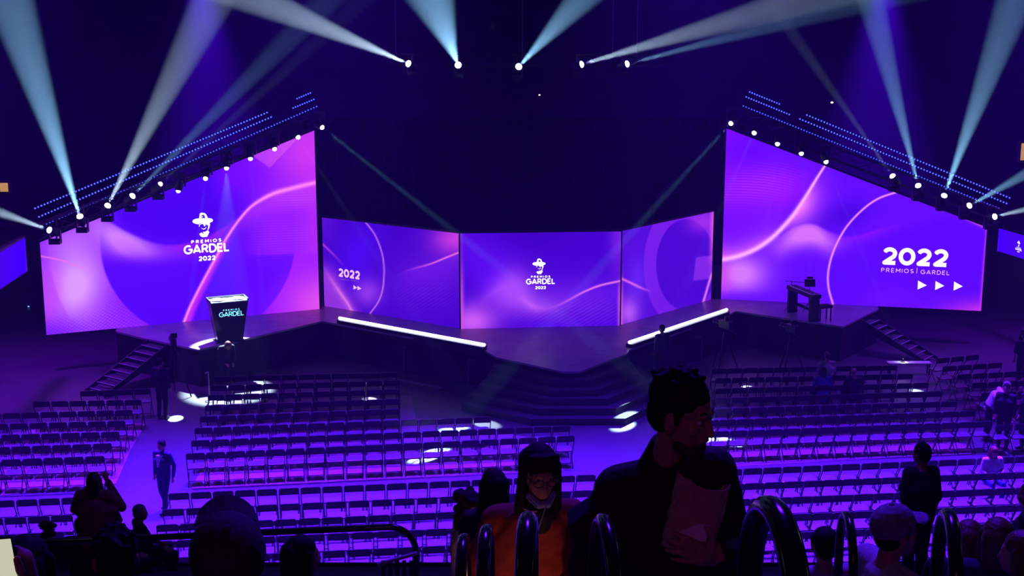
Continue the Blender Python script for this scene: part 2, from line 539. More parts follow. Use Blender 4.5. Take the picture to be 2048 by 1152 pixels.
def pic_small_left(x, y):
    c = np.tile(np.array([64., 4., 190.]), (x.size, 1))
    c = mixc(c, (70, 10, 232), G(x, y, 715, 510, 40, 60, 20) * 0.9)
    c = mixc(c, (96, 24, 204), ss(690, 650, x) * ss(520, 440, y) * 0.5)
    c = mixc(c, (110, 26, 214), G(x, y, 860, 540, 80, 40) * 0.5)
    c = mixc(c, (196, 60, 214), G(x, y, 912, 478, 50, 34) * 0.95)
    c = mixc(c, (150, 60, 226), G(x, y, 735, 585, 30, 28) * 0.85)
    wy = curve_y(x, [(640, 560), (720, 570), (770, 560), (810, 542), (860, 528), (890, 516), (920, 504)])
    c = mixc(c, (112, 26, 222), np.exp(-np.clip(y - wy, 0, None) / 40) * (y > wy) * ss(770, 840, x) * 0.65)
    fine = 0.5 + 0.5 * np.sin((y + 0.6 * (x - 800)) * 0.9)
    c = mixc(c, (130, 40, 228), fine * G(x, y, 850, 590, 80, 40) * 0.3)
    c = mixc(c, (240, 110, 214), line(y - wy, 1.8) * ss(790, 890, x))
    c = mixc(c, (160, 60, 214), ss(700, 660, x - (y - 560) * 0.5) * ss(500, 560, y) * 0.75)
    d, s = pdist(x, y, [(645, 530), (662, 558), (682, 588), (696, 608), (708, 632)])
    c = mixc(c, (232, 130, 226), np.exp(-d / 4) * ss(520, 600, y) * 0.9)
    d, s = pdist(x, y, [(645, 488), (670, 512), (690, 535), (706, 560)])
    c = mixc(c, (210, 80, 214), line(d, 2.0) * ss(700, 650, x) * 0.7)
    d, s = pdist(x, y, [(731, 444), (750, 470), (763, 503), (768, 535), (766, 575), (757, 603), (740, 627)])
    c = mixc(c, (214, 130, 236), line(d, 1.3) * 0.9)
    return c

def pic_small_right(x, y):
    c = np.tile(np.array([80., 12., 206.]), (x.size, 1))
    # big pale letter: ring with a bar
    u, v = (x - 1372) / 60.0, (y - 530) / 92.0
    r = np.hypot(u, v)
    ring = ss(0.985, 1.01, r) * ss(1.42, 1.40, r)
    c = mixc(c, (120, 32, 224), ring * 0.8)
    c = mixc(c, (70, 6, 196), ss(1.0, 0.97, r) * 0.7)
    bar = ss(1385, 1388, x - (y - 560) * -0.12) * ss(512, 515, y + (x - 1400) * 0.12) * ss(562, 558, y + (x - 1400) * 0.12)
    c = mixc(c, (128, 40, 222), bar * 0.9)
    c = mixc(c, (70, 6, 200), G(x, y, 1380, 590, 50, 18, -14) * 0.4)
    c = mixc(c, (104, 40, 236), G(x, y, 1275, 560, 22, 45) * 0.7)
    c = mixc(c, (180, 90, 236), G(x, y, 1258, 625, 20, 30) * 0.9)
    c = mixc(c, (170, 50, 226), G(x, y, 1405, 445, 30, 20) * 0.7)
    c = mixc(c, (226, 90, 214), ss(1416, 1429, x + (y - 430) * 0.03) * ss(560, 480, y) * 0.9)
    c = mixc(c, (226, 90, 214), ss(1250, 1239, x) * ss(520, 600, y) * 0.95)
    d, s = pdist(x, y, [(1236, 554), (1262, 566), (1285, 577), (1308, 585)])
    c = mixc(c, (240, 110, 220), line(d, 2.0) * ss(1310, 1270, x))
    d, s = pdist(x, y, [(1432, 528), (1421, 556), (1412, 586), (1406, 606)])
    c = mixc(c, (226, 120, 236), line(d, 2.4))
    return c

def pic_side(x, y):
    c = np.tile(np.array([66., 4., 226.]), (x.size, 1))
    left = x < 1000
    c = mixc(c, (58, 0, 248), np.where(left, ss(0, 50, x), ss(2020, 1995, x)) * 0.8)
    c = mixc(c, (110, 40, 246), np.where(left, ss(46, 54, x - (y - 490) * 0.02), ss(2000, 1995, x)) * 0.3)
    return c

class Plane:
    def __init__(self, a, c):
        """vertical plane through two plan points; the camera side is its front"""
        self.a, self.c = Vector(a), Vector(c)
        e = self.c - self.a; e.z = 0
        self.L = e.length
        self.e = e.normalized()
        n = Vector((self.e.y, -self.e.x, 0))
        if n.dot(CAMP - self.a) < 0:
            n = -n
        self.n = n
    def hit(self, px, py, off=0.0):
        return onplane(px, py, self.a + self.n * off, self.n)

def led_screen(name, label, BL, BR, TL, TR, zb, picture, res=1.9, hang=None, gain=1.0):
    if hang is None:
        a, c = onz(*BL, zb), onz(*BR, zb)
    else:
        a, c = hang
    pl = Plane(a, c)
    za, zc = pl.hit(*TL).z, pl.hit(*TR).z
    za0, zc0 = (zb, zb) if hang is None else (pl.hit(*BL).z, pl.hit(*BR).z)
    if hang is not None:
        za0 = zc0 = 0.5 * (za0 + zc0)
        za = zc = 0.5 * (za + zc)
    wpx = math.dist(BL, BR)
    hpx = max(math.dist(BL, TL), math.dist(BR, TR))
    nu, nv = int(wpx / res), int(hpx / res)
    S, V = np.meshgrid(np.linspace(0, 1, nu + 1), np.linspace(0, 1, nv + 1), indexing='ij')
    S, V = S.ravel(), V.ravel()
    A, E, N = np.array(pl.a), np.array(pl.e), np.array(pl.n)
    zlo = za0 + (zc0 - za0) * S
    zhi = za + (zc - za) * S
    z = zlo + (zhi - zlo) * V
    pos = A[None, :] + E[None, :] * (S * pl.L)[:, None] + N[None, :] * 0.0
    pos[:, 2] = z
    rel = pos - np.array(CAMP)[None, :]
    dep = rel @ np.array(FWD)
    px = CX + FPX * rel[:, 0] / dep
    py = CY - FPX * (rel @ np.array(UPV)) / dep
    rgb = lin(np.clip(picture(px, py), 0, 255)) * gain
    idx = np.arange((nu + 1) * (nv + 1)).reshape(nu + 1, nv + 1)
    q = np.stack([idx[:-1, :-1], idx[1:, :-1], idx[1:, 1:], idx[:-1, 1:]], -1).reshape(-1, 4)
    me = bpy.data.meshes.new('panel')
    me.from_pydata(pos.tolist(), [], q.tolist())
    if me.polygons[0].normal.dot(pl.n) < 0:
        me.flip_normals()
    at = me.color_attributes.new('picture', 'FLOAT_COLOR', 'POINT')
    at.data.foreach_set('color', np.concatenate([rgb, np.ones((len(rgb), 1))], 1).astype(np.float32).ravel())
    me.materials.append(screen_mat())
    root = thing(name, label, 'screen')
    link('panel', me, root)
    # cabinet behind the pixels
    bm = NB()
    g = 0.05
    P = [(pl.a - pl.e * g, za0), (pl.a + pl.e * (pl.L + g), zc0), (pl.a + pl.e * (pl.L + g), zc + g), (pl.a - pl.e * g, za + g)]
    fr = [bm.verts.new((p.x, p.y, zz) if False else Vector((p.x, p.y, zz)) - pl.n * 0.01) for p, zz in P]
    bk = [bm.verts.new(Vector((p.x, p.y, zz)) - pl.n * 0.16) for p, zz in P]
    bm.faces.new(fr); bm.faces.new(bk[::-1])
    for i in range(4):
        bm.faces.new((fr[i], bk[i], bk[(i + 1) % 4], fr[(i + 1) % 4]))
    bmesh.ops.recalc_face_normals(bm, faces=bm.faces)
    obj('cabinet', bm, BLACK, root)
    return root, pl

# ---- lettering, drawn as stroked shapes
def arc(cx, cy, rx, ry, a0, a1, n=12):
    return [(cx + rx * math.cos(math.radians(a0 + (a1 - a0) * k / n)), cy + ry * math.sin(math.radians(a0 + (a1 - a0) * k / n))) for k in range(n + 1)]
GLYPH = {
    'P': (0.62, [[(0, 0), (0, 1)], [(0, 1), (0.3, 1)] + arc(0.32, 0.74, 0.27, 0.26, 90, -90) + [(0, 0.48)]]),
    'R': (0.66, [[(0, 0), (0, 1)], [(0, 1), (0.3, 1)] + arc(0.34, 0.74, 0.27, 0.26, 90, -90) + [(0, 0.48)], [(0.32, 0.48), (0.64, 0)]]),
    'E': (0.56, [[(0.54, 1), (0, 1), (0, 0), (0.56, 0)], [(0, 0.52), (0.48, 0.52)]]),
    'M': (0.86, [[(0, 0), (0, 1), (0.43, 0.35), (0.86, 1), (0.86, 0)]]),
    'I': (0.0, [[(0, 0), (0, 1)]]),
    'O': (0.92, [arc(0.46, 0.5, 0.46, 0.5, 0, 360, 24)]),
    'S': (0.58, [arc(0.29, 0.75, 0.27, 0.25, 30, 250, 10) + arc(0.29, 0.25, 0.29, 0.25, 80, -150, 12)]),
    'G': (0.86, [arc(0.46, 0.5, 0.46, 0.5, 48, 360, 20) + [(0.5, 0.5)]]),
    'A': (0.84, [[(0, 0), (0.42, 1), (0.84, 0)], [(0.2, 0.26), (0.64, 0.26)]]),
    'D': (0.76, [[(0, 0), (0, 1), (0.28, 1)] + arc(0.3, 0.5, 0.46, 0.5, 90, -90, 14) + [(0, 0)]]),
    'L': (0.52, [[(0, 1), (0, 0), (0.54, 0)]]),
    '2': (0.64, [arc(0.31, 0.7, 0.29, 0.3, 160, -20, 10) + [(0.52, 0.46), (0.03, 0.0), (0.64, 0.0)]]),
    '0': (0.70, [arc(0.35, 0.5, 0.35, 0.5, 0, 360, 22)]),
    '|': (0.0, [[(0, -0.15), (0, 1.1)]]),
    ' ': (0.10, []),
}
def stroke(bm, pts, w, place):
    h = w / 2
    for i, ((x0, y0), (x1, y1)) in enumerate(zip(pts, pts[1:])):
        dx, dy = x1 - x0, y1 - y0
        L = math.hypot(dx, dy)
        if L < 1e-6:
            continue
        nx, ny = -dy / L * h, dx / L * h
        bm.faces.new([bm.verts.new(place(x, y)) for x, y in ((x0 + nx, y0 + ny), (x0 - nx, y0 - ny), (x1 - nx, y1 - ny), (x1 + nx, y1 + ny))])
    for x, y in pts[1:-1]:
        bm.faces.new([bm.verts.new(place(x + h * math.cos(k * math.pi / 4), y + h * math.sin(k * math.pi / 4))) for k in range(8)])
def write(bm_or_new, text, x, y, height, width, weight, place):
    """text whose ink spans [x, x + width] from baseline y; a callable gives each character its own mesh"""
    bm = bm_or_new
    gap = 0.30
    adv = sum(GLYPH[ch][0] for ch in text)
    n = len(text) - 1
    k = 1.0
    ink_w = width / height
    gap = (ink_w - weight - adv) / max(n, 1)
    if n > 0 and gap < weight * 1.15:
        gap = weight * 1.15
        k = (ink_w - weight - gap * n) / adv
    cx = weight / 2
    for ch in text:
        w_, st = GLYPH[ch]
        if callable(bm_or_new):
            bm = bm_or_new()
        for s in st:
            pts = [(x + (cx + px * k) * height, y + (weight / 2 + py * (1 - weight)) * height) for px, py in s]
            stroke(bm, pts, weight * height, place)
        cx += w_ * k + gap
def poly(bm, pts, place):
    bm.faces.new([bm.verts.new(place(x, y)) for x, y in pts])
def emblem(bm, place):
    """man's head in a broad-brimmed hat, units of the lock-up"""
    Q = lambda pts: poly(bm, [(x - 525, 880 - y) for x, y in pts], place)
    Q([(315, 352), (330, 322), (375, 308), (430, 304), (560, 308), (620, 318), (650, 345), (638, 372), (590, 392), (500, 378), (440, 388), (410, 402), (365, 390), (330, 372)])
    Q([(425, 308), (440, 228), (462, 218), (470, 246), (456, 308)])
    Q([(448, 222), (470, 214), (522, 228), (528, 252), (500, 250), (470, 258)])
    Q([(505, 246), (524, 228), (545, 252), (568, 310), (526, 308)])
    Q([(455, 288), (490, 274), (488, 288), (455, 300)])
    Q([(414, 440), (424, 400), (440, 396), (428, 436)])
    Q([(505, 376), (548, 378), (530, 402), (516, 440), (500, 442), (488, 405), (462, 398), (448, 412), (440, 408), (455, 388)])
    Q([(590, 390), (598, 418), (584, 470), (560, 512), (546, 516), (562, 470), (566, 425), (545, 424), (530, 408), (548, 384)])
    Q([(448, 452), (470, 474), (500, 478), (542, 448), (520, 484), (490, 494), (462, 478)])
    Q([(470, 528), (490, 556), (482, 562), (452, 536), (416, 560), (432, 592), (462, 616), (540, 614), (582, 540), (560, 514), (530, 518), (508, 532)])
def lockup(root, pl, cpx, unit, weight=0.2, with_hat=True, off=0.012, paint=None, tiny=False):
    """emblem above PREMIOS / GARDEL / 2022 centred under pixel cpx (baseline middle of GARDEL); unit = metres per unit"""
    o = pl.hit(*cpx, off)
    def place(x, y):
        return o + pl.e * (x * unit * SGN) + Vector((0, 0, y * unit))
    SGN = 1.0 if pl.e.x > 0 else -1.0
    m = paint or glow('letter_white', (1.0, 0.90, 1.0), 1.25)
    if with_hat:
        bm = NB(); emblem(bm, place); obj('emblem', bm, m, root)
    bm = NB()
    write(bm, 'PREMIOS', -245, 168, 58, 490, 0.26, place)
    write(bm, 'GARDEL', -372, 0, 152, 745, weight, place)
    if with_hat:
        write(bm, '2022', -140, -125, 80, 280, 0.27, place)
    obj('lettering', bm, m, root)

screens = {}
screens['left'] = led_screen('led_screen', 'tall slanting LED screen left of the stage with hat emblem and violet waves',
                             (93, 670), (639, 618), (81, 485), (629, 261), HS, pic_left)
screens['right'] = led_screen('led_screen', 'tall slanting LED screen right of the stage reading 2022',
                              (1442, 598), (1962, 622), (1454, 257), (1975, 455), HS, pic_right)
screens['centre'] = led_screen('led_screen', 'middle LED screen at the back of the stage with hat emblem',
                               (922, 658), (1239, 651), (920, 467), (1239, 463), HS, pic_centre)
screens['sl'] = led_screen('led_screen', 'low LED screen left of the middle one with thin circle line',
                           (649, 612), (920, 657), (644, 435), (918, 467), HS, pic_small_left)
screens['sr'] = led_screen('led_screen', 'low LED screen right of the middle one with a pale letter G',
                           (1240, 650), (1422, 599), (1240, 463), (1428, 423), HS, pic_small_right)
# hanging side screens at the frame edges
yl = 41.0
screens['hl'] = led_screen('side_screen', 'small hanging blue screen at the left edge beside the stage', (-70, 622), (54, 546), (-70, 528), (52, 490), 0, pic_side,
                           hang=(aty(-70, 575, 37.6) * 1.0, aty(53, 518, 43.0) * 1.0))
screens['hr'] = led_screen('side_screen', 'small hanging blue screen at the right edge with white emblem', (1995, 500), (2110, 540), (1998, 457), (2110, 488), 0, pic_side,
                           hang=(aty(1996, 480, 49.5) * 1.0, aty(2110, 514, 46.4) * 1.0))

def m_per_px(p):
    return (Vector(p) - CAMP).dot(FWD) / FPX
def lk(key, cpx, glyph_w_px, **kw):
    root, pl = screens[key]
    lockup(root, pl, cpx, m_per_px(pl.hit(*cpx)) * glyph_w_px / 745 * kw.pop('stretch', 1.0), **kw)
lk('left', (413.8, 506), 92)
lk('centre', (1081.2, 568.6), 59)
lk('hr', (2037, 501), 22)
PINKW = glow('letter_pink', (1.0, 0.82, 0.98), 1.2)
def words(key, items, m, name='lettering', each=False):
    root, pl = screens[key]
    bm = NB()
    made = []
    SG = 1.0 if pl.e.x > 0 else -1.0
    for text, px0, base, px1, hpx, w in items:
        o = pl.hit(px0, base, 0.012)
        k = (pl.hit(px1, base, 0.012) - o).length
        hm = hpx * m_per_px(o) / math.cos(PITCH)
        place = lambda x, y: o + pl.e * (x * SG) + Vector((0, 0, y))
        if text == '>':
            poly(bm, [(0, 0), (k, hm / 2), (0, hm)], place)
        else:
            write((lambda: made.append(NB()) or made[-1]) if each else bm, text, 0, 0, hm, k, w, place)
    for q in (made if each else [bm]):
        obj(name, q, m, root)
words('right', [('2022', 1763, 529, 1897, 35, 0.235)], PINKW, 'digit', True)
words('right', [('PREMIOS', 1762, 544, 1827, 8.5, 0.14), ('|', 1833, 546, 1835, 10, 0.1), ('GARDEL', 1841, 548, 1899, 8.5, 0.14)], glow('letter_lilac', (1.0, 0.48, 0.95), 1.0), 'letter', True)
for _a in (('>', 1835, 579, 1853, 18, 0), ('>', 1870, 580, 1888, 18, 0), ('>', 1907, 581, 1925, 18, 0)):
    words('right', [_a], PINKW, 'arrow_mark')
words('sl', [('2022', 677, 553, 720, 17, 0.24)], glow('letter_dim_pink', (1.0, 0.55, 0.86), 0.95), 'digit', True)
words('sl', [('PREMIOS', 681, 560, 698, 3.4, 0.16), ('GARDEL', 701, 562, 718, 3.4, 0.16)], glow('letter_faint', (0.45, 0.10, 0.7), 0.6))
for _a in (('>', 707, 579, 714.5, 9, 0), ('>', 715, 580.5, 723, 9, 0)):
    words('sl', [_a], glow('letter_dim_pink', (1.0, 0.55, 0.86), 0.95), 'arrow_mark')

# ================================================================== haze in the hall
HAZE = 0.0006
b = NB(); prism(b, [(-33.9, 1.5), (33.9, 1.5), (33.9, 69.9), (-33.9, 69.9)], -0.1, 21.9)
hz = obj('theatrical_haze', b, None)
hm = bpy.data.materials.new('thin_haze')
hm.use_nodes = True
hm.node_tree.nodes.clear()
_o = hm.node_tree.nodes.new('ShaderNodeOutputMaterial')
_v = hm.node_tree.nodes.new('ShaderNodeVolumeScatter')
_v.inputs['Color'].default_value = (0.9, 0.93, 1.0, 1)
_v.inputs['Density'].default_value = HAZE
hm.node_tree.links.new(_v.outputs[0], _o.inputs['Volume'])
hz.data.materials.append(hm)
tag(hz, 'thin theatrical haze filling the whole hall', 'haze', kind='stuff')

# ================================================================== drapes behind the low screens
def drape(label, xa, xb, y, z0, z1):
    n = max(24, int(abs(xb - xa) / 0.07))
    bm = NB()
    rows = []
    for zz in (z0, z1):
        rows.append([bm.verts.new((xa + (xb - xa) * k / n, y + 0.05 * math.sin(k * 1.1) + 0.03 * math.sin(k * 0.37), zz)) for k in range(n + 1)])
        rows.append([bm.verts.new((xa + (xb - xa) * k / n, y + 0.05 * math.sin(k * 1.1) + 0.03 * math.sin(k * 0.37) + 0.03, zz)) for k in range(n + 1)])
    f0, b0, f1, b1 = rows
    for k in range(n):
        bm.faces.new((f0[k], f0[k + 1], f1[k + 1], f1[k]))
        bm.faces.new((b0[k + 1], b0[k], b1[k], b1[k + 1]))
        bm.faces.new((f1[k], f1[k + 1], b1[k + 1], b1[k]))
        bm.faces.new((b0[k], b0[k + 1], f0[k + 1], f0[k]))
    bm.faces.new((f0[0], f1[0], b1[0], b0[0])); bm.faces.new((f0[n], b0[n], b1[n], f1[n]))
    tag(obj('drape', bm, DRAPE, smooth=False), label, 'drape', 'black drapes hung behind the stage')
for label, pa, pb, yy in (('black drape behind the low left LED screen', 600, 786, 56.2), ('wide black drape behind the middle LED screen', 784, 1247, 56.6),
                          ('black drape behind the low right LED screen', 1245, 1490, 56.2)):
    drape(label, aty(pa, 240, yy).x, aty(pb, 240, yy).x, yy, 0.0, aty(1000, 236, yy).z)

# ================================================================== trusses
def truss(label, p0, p1, w=0.4):
    p0, p1 = Vector(p0), Vector(p1)
    t = thing('lighting_truss', label, 'truss')
    d = (p1 - p0); L = d.length; d.normalize()
    s = d.cross(Vector((0, 0, 1))).normalized(); u = s.cross(d)
    offs = [s * (w / 2 * i) + u * (w / 2 * j) for i, j in ((-1, -1), (1, -1), (1, 1), (-1, 1))]
    for o in offs:
        b = NB(); tube(b, [p0 + o, p1 + o], 0.025, 6); obj('chord', b, BLACK, t)
    b = NB()
    n = max(2, int(L / 0.55))
    for f in range(4):
        for k in range(n):
            a = p0 + d * (L * k / n) + offs[f if k % 2 == 0 else (f + 1) % 4]
            c = p0 + d * (L * (k + 1) / n) + offs[(f + 1) % 4 if k % 2 == 0 else f]
            tube(b, [a, c], 0.012, 4, cap=False)
    obj('lacing', b, BLACK, t)
    return t
PL, PR = screens['left'][1], screens['right'][1]
UPZ = Vector((0, 0.55, 0.16))
t1 = truss('black truss sloping above the left LED screen', PL.hit(70, 478, 0.9) + UPZ, PL.hit(655, 243, 0.9) + UPZ)
t2 = truss('black truss sloping above the right LED screen', PR.hit(1446, 234, 0.9) + UPZ, PR.hit(2015, 448, 0.9) + UPZ)
t3 = truss('long black truss above the middle of the stage', aty(760, 131, 50.2) + UPZ, aty(1330, 131, 50.2) + UPZ)
for t_, ps in ((t3, [aty(790, 131, 50.2), aty(1045, 131, 50.2), aty(1227, 131, 50.2), aty(1276, 131, 50.2)]),):
    for p_ in ps:
        b = NB(); tube(b, [p_ + UPZ + Vector((0, 0, 0.1)), Vector((p_.x, p_.y + 0.1, 21.38))], 0.018, 5); obj('hoist_chain', b, mat('chain_steel', (0.12, 0.12, 0.13), 0.4, 0.6), t_)

# ================================================================== pixel battens along the trusses
def batten(label, pl, a, c, n, dim=1.0):
    p0, p1 = pl.hit(*a, 0.2), pl.hit(*c, 0.2)
    t = thing('pixel_batten', label, 'light bar')
    d = (p1 - p0)
    b = NB(); tube(b, [p0 - pl.n * 0.05, p1 - pl.n * 0.05], 0.035, 6); obj('rail', b, BLACK, t)
    b = NB()
    for k in range(n):
        c_ = p0 + d * ((k + 0.5) / n)
        ellipsoid(b, c_, (0.027, 0.027, 0.027), None, 6, 4)
    o = obj('led_dots', b, glow('batten_blue_%02d' % int(dim * 10), (0.05, 0.075, 1.0), 3.2 * dim), t)
    o['kind'] = 'stuff'
batten('upper blue pixel bar above the left LED screen', PL, (67, 418), (537, 224), 78)
batten('middle blue pixel bar above the left LED screen', PL, (75, 435), (545, 233), 78)
batten('lowest long blue pixel bar above the left LED screen', PL, (90, 449), (636, 212), 92, 0.5)
batten('short upper blue pixel bar at the top of the left truss', PL, (592, 198), (623, 185), 7, 0.7)
batten('short second blue pixel bar at the top of the left truss', PL, (584, 217), (630, 198), 10, 0.7)
batten('short upper blue pixel bar at the top of the right truss', PR, (1497, 183), (1561, 209), 13, 0.9)
batten('short second blue pixel bar at the top of the right truss', PR, (1490, 193), (1581, 230), 18, 0.9)
batten('lowest long blue pixel bar above the right LED screen', PR, (1484, 211), (2000, 418), 92, 0.5)
batten('upper blue pixel bar above the right LED screen', PR, (1611, 229), (2022, 397), 70)
batten('middle blue pixel bar above the right LED screen', PR, (1597, 237), (2016, 408), 72)

# ================================================================== moving-head lamps and their beams
BEAM_BLUE, BEAM_WHITE = (0.30, 0.66, 1.0), (0.62, 0.80, 1.0)
def moving_head(label, pos, target, half_tan, energy, color, lens=9.0, glow_r=0.085, blend=0.45, group='moving-head lamps on the trusses'):
    pos, target = Vector(pos), Vector(target)
    d = (target - pos).normalized()
    t = thing('moving_head', label, 'spotlight', pos, 0.0, group)
    Q = d.to_track_quat('Z', 'Y').to_matrix()
    g = -1.0 if d.z > 0 else 1.0                  # stands on its base when it shines upwards, hangs when it shines down
    b = NB(); box(b, (0, 0.1, g * 0.34), (0.34, 0.26, 0.13)); obj('base', b, BLACK, t)
    b = NB()
    for s in (-1, 1):
        box(b, (s * 0.17, 0.1, g * 0.14), (0.035, 0.14, 0.34))
    box(b, (0, 0.1, g * 0.27), (0.36, 0.12, 0.04))
    obj('yoke', b, BLACK, t)
    b = NB(); tube(b, [(0, 0.2, g * 0.34), (0, 0.35, -0.04), (0, 0.36, 0.34)], 0.03, 6); obj('clamp', b, BLACK, t)
    b = NB(); lathe(b, [(0.07, -0.24), (0.115, -0.18), (0.125, -0.02), (0.12, 0.10), (0.10, 0.15)], 12, Q); obj('head', b, BLACK, t)
    b = NB(); lathe(b, [(glow_r, 0.145), (glow_r * 0.95, 0.18), (glow_r * 0.6, 0.215), (0.01, 0.225)], 12, Q)
    obj('lens', b, glow('lens_white_%d' % int(lens * 10), (0.86, 0.94, 1.0), lens), t)
    if energy > 0:
        l = bpy.data.lights.new('beam', 'SPOT')
        l.energy, l.color = energy, color
        l.spot_size = 2 * math.atan(half_tan)
        l.spot_blend = blend
        l.shadow_soft_size = 0.05
        lo = bpy.data.objects.new('beam', l)
        COL.objects.link(lo)
        lo.parent = t
        lo.location = d * 0.30
        lo.rotation_euler = d.to_track_quat('-Z', 'Y').to_euler()
    return t
ORD = ['first', 'second', 'third', 'fourth', 'fifth', 'sixth', 'seventh', 'eighth', 'ninth', 'tenth', 'eleventh', 'twelfth', 'thirteenth', 'fourteenth',
       'fifteenth', 'sixteenth', 'seventeenth', 'eighteenth', 'nineteenth', 'twentieth', 'twenty-first', 'twenty-second', 'twenty-third']
UPE = 300000.0
def up(px, py, tx, ty, toward, plane=None, y=None):
    p = plane.hit(px, py, 0.9) if plane else aty(px, py, y)
    return p, aty(tx, ty, p.y - toward)
left_heads = [
    ((107, 463), ('u', 0, 425, 1.5), 0.085, 0.6 * UPE, BEAM_WHITE), ((162, 440), ('u', 20, 0, 5), 0.085, 1.5 * UPE, BEAM_BLUE),
    ((212, 418), ('u', 425, 0, 4), 0.075, 0.85 * UPE, BEAM_WHITE), ((259, 398), ('u', 640, 15, 3), 0.048, 0.40 * UPE, BEAM_BLUE),
    ((314, 374), ('u', 660, 60, 2), 0.034, 0.10 * UPE, BEAM_WHITE), ((358, 372), ('f', 300, 760, 0), 0.03, 0, BEAM_WHITE),
    ((412, 349), ('f', 351, 837, 0), 0.024, 0.30 * UPE, BEAM_WHITE), ((453, 327), ('s', 457, 676, 0), 0.21, 0.09 * UPE, BEAM_WHITE),
    ((500, 308), ('f', 540, 775, 0), 0.03, 0.15 * UPE, BEAM_WHITE), ((546, 290), ('f', 740, 800, 0), 0.022, 0.20 * UPE, BEAM_WHITE),
    ((592, 268), ('f', 972, 848, 0), 0.028, 0.22 * UPE, BEAM_WHITE), ((638, 250), ('f', 1440, 882, 0), 0.020, 2.6 * UPE, BEAM_BLUE)]
for i, (s, tg, ht, en, col) in enumerate(left_heads):
    if tg[0] == 'u':
        p, q = up(*s, tg[1], tg[2], tg[3], PL); en *= 5.8
    else:
        p = PL.hit(*s, 0.9)
        q = onz(458, 681, HS) + Vector((0, 0, 1.28)) if tg[0] == 's' else onz(tg[1], tg[2], 0.0)
    moving_head('moving-head lamp, %s from the left on the left truss' % ORD[i], p, q, ht, en, col, 9.0 if en > 0 else 3.0, 0.10 if i < 4 else 0.075)
right_heads = [
    ((1466, 242), ('f', 858, 912, 0), 0.020, 2.6 * UPE, BEAM_BLUE), ((1511, 260), ('f', 1246, 852, 0), 0.026, 0.26 * UPE, BEAM_WHITE),
    ((1556, 280), ('f', 1494, 776, 0), 0.024, 0.15 * UPE, BEAM_WHITE), ((1602, 299), ('f', 1638, 772, 0), 0.024, 0.15 * UPE, BEAM_WHITE),
    ((1649, 316), ('f', 1834, 783, 0), 0.024, 0.18 * UPE, BEAM_WHITE), ((1790, 359), ('u', 1545, 10, 2), 0.036, 0.20 * UPE, BEAM_WHITE),
    ((1838, 378), ('u', 1742, 0, 4), 0.060, 0.80 * UPE, BEAM_BLUE), ((1886, 398), ('u', 2030, 0, 5), 0.075, 1.0 * UPE, BEAM_BLUE),
    ((1932, 415), ('u', 2048, 350, 2), 0.075, 0.45 * UPE, BEAM_BLUE), ((1982, 435), ('u', 2100, 408, 2), 0.075, 0.4 * UPE, BEAM_WHITE)]
for i, (s, tg, ht, en, col) in enumerate(right_heads):
    if tg[0] == 'u':
        p, q = up(*s, tg[1], tg[2], tg[3], PR); en *= 5.8
    else:
        p = PR.hit(*s, 0.9)
        q = onz(tg[1], tg[2], 0.0)
    moving_head('moving-head lamp, %s from the left on the right truss' % ORD[i], p, q, ht, en, col, 9.0, 0.10 if i > 4 else 0.08)
centre_heads = [((823, 130), (500, -8), 5, 0.085, 1.3, BEAM_WHITE), ((917, 132), (866, 0), 8, 0.085, 1.1, BEAM_BLUE), ((1035, 136), (1160, 0), 6, 0.075, 0.9, BEAM_BLUE),
                ((1155, 131), (1680, -22), 4, 0.075, 0.9, BEAM_WHITE), ((1246, 130), (1720, 6), 4, 0.050, 0.6, BEAM_BLUE)]
for i, (s, tg, toward, ht, en, col) in enumerate(centre_heads):
    p, q = up(*s, *tg, toward, None, 50.2); en *= 5.2
    moving_head('moving-head lamp, %s from the left on the middle truss' % ORD[i], p, q, ht, en * UPE, col, 14.0, 0.115)
# violet wash lamps under the roof, shining down through the haze beside the trusses
def wash_spot(loc, target, energy, size_deg, color):
    l = bpy.data.lights.new('roof_wash_spot', 'SPOT')
    l.energy, l.color, l.spot_size, l.spot_blend, l.shadow_soft_size = energy, color, math.radians(size_deg), 1.0, 0.3
    o = bpy.data.objects.new('roof_wash_spot', l)
    COL.objects.link(o)
    o.location = loc
    o.rotation_euler = (Vector(target) - Vector(loc)).to_track_quat('-Z', 'Y').to_euler()
for px_ in (400, 1775):
    q_ = aty(px_, -90, 61)
    wash_spot(q_, (q_.x, 61.5, 0), 520000, 42, (0.09, 0.0, 1.0))

# ================================================================== stage dressing
def led_strip(label, a, c, cuts=()):
    z = HS + 0.16
    p0, p1 = onz(*a, z), onz(*c, z)
    t = thing('led_strip', label, 'light bar')
    pts = [0.0] + [((k - a[0]) / (c[0] - a[0])) for k in cuts] + [1.0]
    d = p1 - p0
    for u, v in zip(pts, pts[1:]):
        b = NB(); tube(b, [p0 + d * (u + 0.002), p0 + d * (v - 0.002)], 0.048, 10); obj('tube', b, glow('strip_white', (0.62, 0.66, 1.0), 5.5), t, True)
    s = d.normalized().cross(Vector((0, 0, 1)))
    b = NB()
    v = []
    for p in (p0, p1):
        for dz, q in ((-0.05, 0.11), (-0.05, -0.11), (-0.34, -0.11), (-0.34, 0.11)):
            v.append(b.verts.new(p + s * q + Vector((0, 0, dz))))
    for f in ((0, 1, 2, 3), (7, 6, 5, 4), (0, 4, 5, 1), (1, 5, 6, 2), (2, 6, 7, 3), (3, 7, 4, 0)):
        b.faces.new([v[i] for i in f])
    bmesh.ops.recalc_face_normals(b, faces=b.faces)
    obj('housing', b, BLACK, t)
led_strip('glowing white light bar along the left stage edge', (678, 636), (970, 690))
led_strip('glowing white light bar along the right stage edge', (1258, 685), (1454, 619), (1305, 1413))

